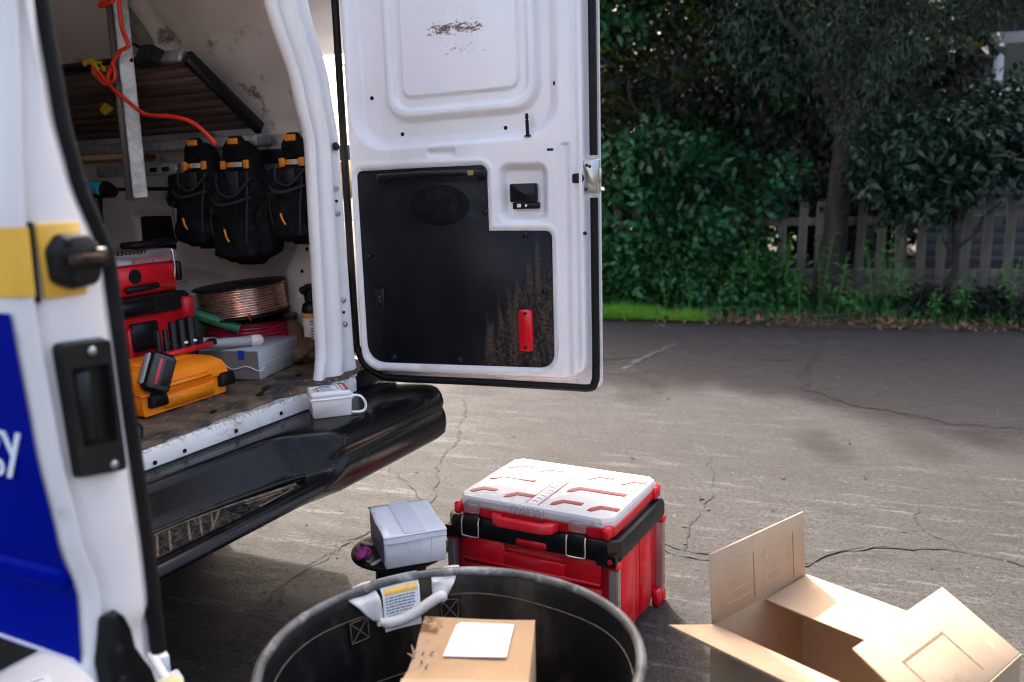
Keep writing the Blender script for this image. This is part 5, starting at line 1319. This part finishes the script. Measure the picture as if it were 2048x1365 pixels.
# --- low shrubs, weeds, ferns, grass, litter along the verge
SH = ((1.0, .95, .55, .85, 'upright green shrub before the shaded pickets left of the thick trunk', BUSHL), (.0, .75, .62, .65, 'bushy green shrub beside the bright grass, next to the van door', BUSHL), (.45, .85, .75, .8, 'tallest green shrub on the verge below the laurel tree', BUSHL), (.95, .8, .55, .6, 'green shrub between the laurel and the thick trunk', BUSHL), (1.35, .65, .40, .42, 'low green shrub left of the thick trunk', BUSHL), (3.3, .45, .22, .22, 'low dark shrub in front of the pale pickets', DARKL), (3.75, .35, .28, .25, 'low dark shrub at the right edge before the fence', DARKL), (2.85, .45, .24, .24, 'low dark shrub under the leafy small tree', DARKL))
for i, (s, o_, r, h, lab, mt) in enumerate(SH):
    t = tag(empty('shrub', ev(s, o_, .03)), lab, 'shrub', 'shrubs along the verge')
    for k in range(5):
        a = k * 1.26 + i; P().tube([(0, 0, -.03), (math.cos(a) * r * .3, math.sin(a) * r * .25, h * .5), (math.cos(a) * r * .55, math.sin(a) * r * .4, h)], [.008, .006, .003], 5).build('stem', BARK, t)
    c = leaves('foliage', mt, t, [(0, 0, h * .45, r * .75, r * .5, h * .5), (-r * .45, 0, h * .4, r * .5, r * .4, h * .4), (r * .45, 0, h * .5, r * .5, r * .4, h * .45), (0, 0, h * .95, r * .45, r * .35, h * .3)], int(2600 * r / .6) if mt is BUSHL else 1500, .085 if mt is BUSHL else .06, .05 if mt is BUSHL else .022, shell=.5, sub=260); c['kind'] = 'stuff'
WD = ((1.62, .62, .95, 'tall weed left of the thick trunk, with leaves up its stem'), (2.42, .55, .90, 'tall weed just right of the thick trunk'), (1.78, .40, .50, 'short weed at the foot of the thick trunk'), (2.1, .35, .55, 'middle sized weed in front of the thick trunk'), (2.65, .45, .62, 'weed at the left end of the pale pickets'), (1.15, .40, .50, 'weed left of the trunk, growing near the road edge'), (.75, .42, .45, 'weed behind the end of the bright grass'), (2.9, .25, .30, 'small weed by the road under the leafy small tree'), (3.15, .30, .42, 'strap leaved weed before the dark low shrub'), (2.25, .25, .34, 'small weed by the road right of the trunk foot'), (.2, .55, .6, 'weed growing out of the bright grass nearest the van door'), (.5, .5, .75, 'tall weed in front of the tallest shrub'), (1.35, .45, .8, 'tall weed between the shrubs and the thick trunk'), (2.55, .7, 1.0, 'tall weed touching the first pale pickets'), (3.5, .5, .55, 'weed in front of the pale pickets near the sapling'), (1.95, .55, .85, 'tall weed right in front of the thick trunk'))
for i, (s, o_, h, lab) in enumerate(WD):
    t = tag(empty('weed', ev(s, o_, .02)), lab, 'weed', 'weeds growing on the verge')
    rg = random.Random(90 + i)
    for k in range(3):
        a = rg.uniform(0, 6.28); x1, y1 = math.cos(a) * .12 * h, math.sin(a) * .12 * h; hh = h * rg.uniform(.7, 1)
        P().tube([(0, 0, -.03), (x1 * .4, y1 * .4, hh * .5), (x1, y1, hh)], [.006, .005, .003], 5).build('stem', WEEDL, t)
        for q in range(9):
            f = .25 + .75 * q / 8; c0 = Vector((x1 * f, y1 * f, hh * f)); an = q * 2.4 + rg.uniform(-.4, .4); l = .13 * (1.25 - f * .6) * (h / .7) ** .4
            d_ = Vector((math.cos(an), math.sin(an), rg.uniform(-.2, .5))).normalized(); sdv = Vector((-math.sin(an), math.cos(an), 0)) * l * .24
            m1 = c0 + d_ * l * .5 + Vector((0, 0, .01)); e = c0 + d_ * l - Vector((0, 0, l * .25))
            P()._add([tuple(c0), tuple(m1 + sdv), tuple(e), tuple(m1 - sdv), tuple(m1 - Vector((0, 0, .012)))], [(0, 1, 4), (1, 2, 4), (2, 3, 4), (3, 0, 4)]).build('leaf', WEEDL, t, sharp=0)
def blades(name, label, cat, mat, n, sr, orr, h, w, ragged=False):
    s = rng.uniform(*sr, n); o_ = rng.uniform(*orr, n); p0 = np.array(E0)[None] + s[:, None] * np.array(ED)[None] + o_[:, None] * np.array(EN)[None]
    if ragged:
        kp = (np.sin(s * 9) * .5 + np.sin(s * 23 + o_ * 14) * .5 + rng.normal(size=n) * .5) > (o_ - .30) * 4 + np.clip((s - .2) * 2.2, -.6, 2)
        p0, o_, s = p0[kp], o_[kp], s[kp]; n = len(s)
    p0[:, 2] = .02 + .08 * np.clip(o_ / 1.4, 0, 1)
    a = rng.uniform(0, 6.28, n); hh = h * (.5 + rng.random(n)); d_ = np.stack([np.cos(a), np.sin(a), np.zeros(n)], 1) * w
    tip = p0 + np.stack([rng.normal(size=n) * .35, rng.normal(size=n) * .35, np.ones(n)], 1) * hh[:, None]
    v = np.stack([p0 - d_, p0 + d_, tip], 1).reshape(-1, 3)
    me = bpy.data.meshes.new(name); me.from_pydata(v.tolist(), [], [(3 * i, 3 * i + 1, 3 * i + 2) for i in range(n)]); me.materials.append(mat)
    o = bpy.data.objects.new(name, me); COL.objects.link(o); o['kind'] = 'stuff'; return tag(o, label, cat)
GRASS = leafmat('bright_grass', (.05, .17, .010), (.10, .28, .024), .5, .35, (.28, .6, .05))
blades('grass', 'bright green grass strip at the road edge beside the van door', 'grass', GRASS, 15000, (-1.2, 1.1), (-.06, .55), .075, .004, True)
blades('rough_grass', 'dull thin grass scattered along the shaded verge', 'grass', WEEDL, 2200, (.6, 5), (.05, 1.1), .10, .003)
IVY = leaves('ground_ivy', BUSHL, None, [tuple(ev(s, .75 + .2 * math.sin(s * 4), .08)) + (.35, .30, .10) for s in lin(-1, 5, 14)], 5200, .075, .055, shell=.3, up=1.2); IVY['kind'] = 'stuff'; tag(IVY, 'low ivy leaves carpeting the verge under the trees', 'ground cover')
LIT = leafmat('dead_leaf', (.07, .035, .016), (.19, .10, .045), .7, .1)
lt = leaves('leaf_litter', LIT, None, [tuple(ev(s, .16, .03)) + (.5, .25, .008) for s in lin(-1, 6, 14)], 1700, .055, .03, shell=.1, up=3, droop=0); lt['kind'] = 'stuff'; tag(lt, 'dead brown leaves strewn along the road edge', 'leaf litter')
# fallen and bare branches
tag(P().tube(spline([tuple(ev(s, o_, z)) for s, o_, z in ((1.75, .30, .06), (2.0, .22, .05), (2.3, .2, .09), (2.6, .24, .05), (2.9, .3, .07))], 5), [.012] * 10 + [.009] * 11, 6).build('fallen_branch', BARK), 'fallen grey branch lying along the road edge', 'branch')
tag(P().tube(spline([tuple(ev(s, o_, z)) for s, o_, z in ((1.0, .30, .05), (1.25, .35, .10), (1.45, .28, .07))], 5), .011, 6).build('fallen_branch', BARK), 'short fallen branch below the green shrubs', 'branch')
t = tag(empty('bare_sapling', ev(3.85, .55, .02)), 'bare brown sapling bending in front of the right pickets', 'sapling')
TW = simple('twig_bark', (.13, .085, .062), .85, var=.3, scale=30)
P().tube(spline([(.10, 0, 0), (.12, 0, .5), (.02, .0, 1.0), (-.18, -.02, 1.30), (-.30, -.03, 1.40), (-.30, -.03, 1.62), (-.27, -.02, 1.75)], 6), [.016] * 8 + [.012] * 14 + [.007] * 15, 7).build('stem', TW, t)
P().tube(spline([(-.26, -.03, 1.36), (-.42, -.04, 1.38), (-.55, -.04, 1.42), (-.66, -.04, 1.41)], 5), [.009] * 6 + [.005] * 10, 6).build('twig', TW, t)
P().tube(spline([(.06, 0, .78), (-.12, -.1, .98), (-.35, -.15, 1.08)], 5), [.008] * 5 + [.004] * 6, 6).build('twig', TW, t)
P().tube(spline([(.0, .02, 1.05), (.14, .0, 1.38), (.2, .02, 1.7)], 5), [.008] * 5 + [.004] * 6, 6).build('twig', TW, t)

# --- house far right behind the trees
t = tag(empty('house', (6.30, 12.0, 0), math.atan2(ED.y, ED.x)), 'dark grey house with white framed window behind the trees at the right', 'house')
HW = simple('house_boards', (.10, .095, .095), .85, var=.15, scale=3)
P().box(-.4, 6, 0, 5, 0, 3.6).build('wall', HW, t)
for k in range(22): P().box(-.42, 6.01, -.012 - .0, .0, k * .16 + .01, k * .16 + .155, .004).build('board', HW, t)
P().loft([[(-.9, -.6, 3.5), (-.9, 2.5, 5.0), (-.9, 5.6, 3.5)], [(6.4, -.6, 3.5), (6.4, 2.5, 5.0), (6.4, 5.6, 3.5)]]).build('roof', HW, t, sharp=0)
wn_ = P().box(.30, .42, -.06, -.013, 1.8, 2.98, .005).box(1.55, 1.67, -.06, -.013, 1.8, 2.98, .005).box(.24, 1.73, -.07, -.013, 2.98, 3.13, .005).box(.24, 1.73, -.08, -.013, 1.70, 1.80, .005).box(.42, 1.55, -.045, -.02, 2.36, 2.41).build('window', WHITE, t)
GL = Mat('window_glass', .05); GL.color((.008, .009, .010)); P().box(.42, 1.55, -.03, -.0135, 1.80, 2.98).build('pane', GL.m, wn_)

# --- loose grit, dead leaves and bits of gravel on the road
def pebbles(n):
    v = []; f = []
    rg = random.Random(44)
    for i in range(n):
        x, y = rg.uniform(-.9, 3.2), rg.uniform(1.9, 6.5); r = rg.uniform(.0018, .0055) * (1.6 if rg.random() < .04 else 1); k = len(v)
        a0 = rg.uniform(0, 6.28)
        for j in range(5): v.append((x + math.cos(a0 + j * 1.257) * r * rg.uniform(.7, 1.2), y + math.sin(a0 + j * 1.257) * r * rg.uniform(.7, 1.2), .0005))
        v.append((x, y, r * rg.uniform(.6, 1.1)))
        f += [(k + j, k + (j + 1) % 5, k + 5) for j in range(5)]
    return P()._add(v, f)
g = pebbles(900).build('loose_grit', simple('grit_stone', (.10, .09, .08), .9, var=.6, scale=9), None, sharp=0); g['kind'] = 'stuff'; tag(g, 'tiny loose stones scattered over the road surface', 'grit')
rl = leaves('road_leaves', LIT, None, [(.9, 3.6, .004, 1.6, 1.6, .002), (1.6, 5.2, .004, 1.8, 1.2, .002), (.2, 3.2, .004, .6, .6, .002)], 26, .034, .017, shell=.1, up=6, droop=0); rl['kind'] = 'stuff'; tag(rl, 'a few small dead leaves blown over the road', 'leaf litter')
rl.data.materials.clear(); rl.data.materials.append(simple('dry_leaf', (.055, .034, .020), .9, var=.5, scale=4, spec=.1))
for p_ in rl.data.vertices: p_.co.z = max(.004, min(.010, p_.co.z * .25))
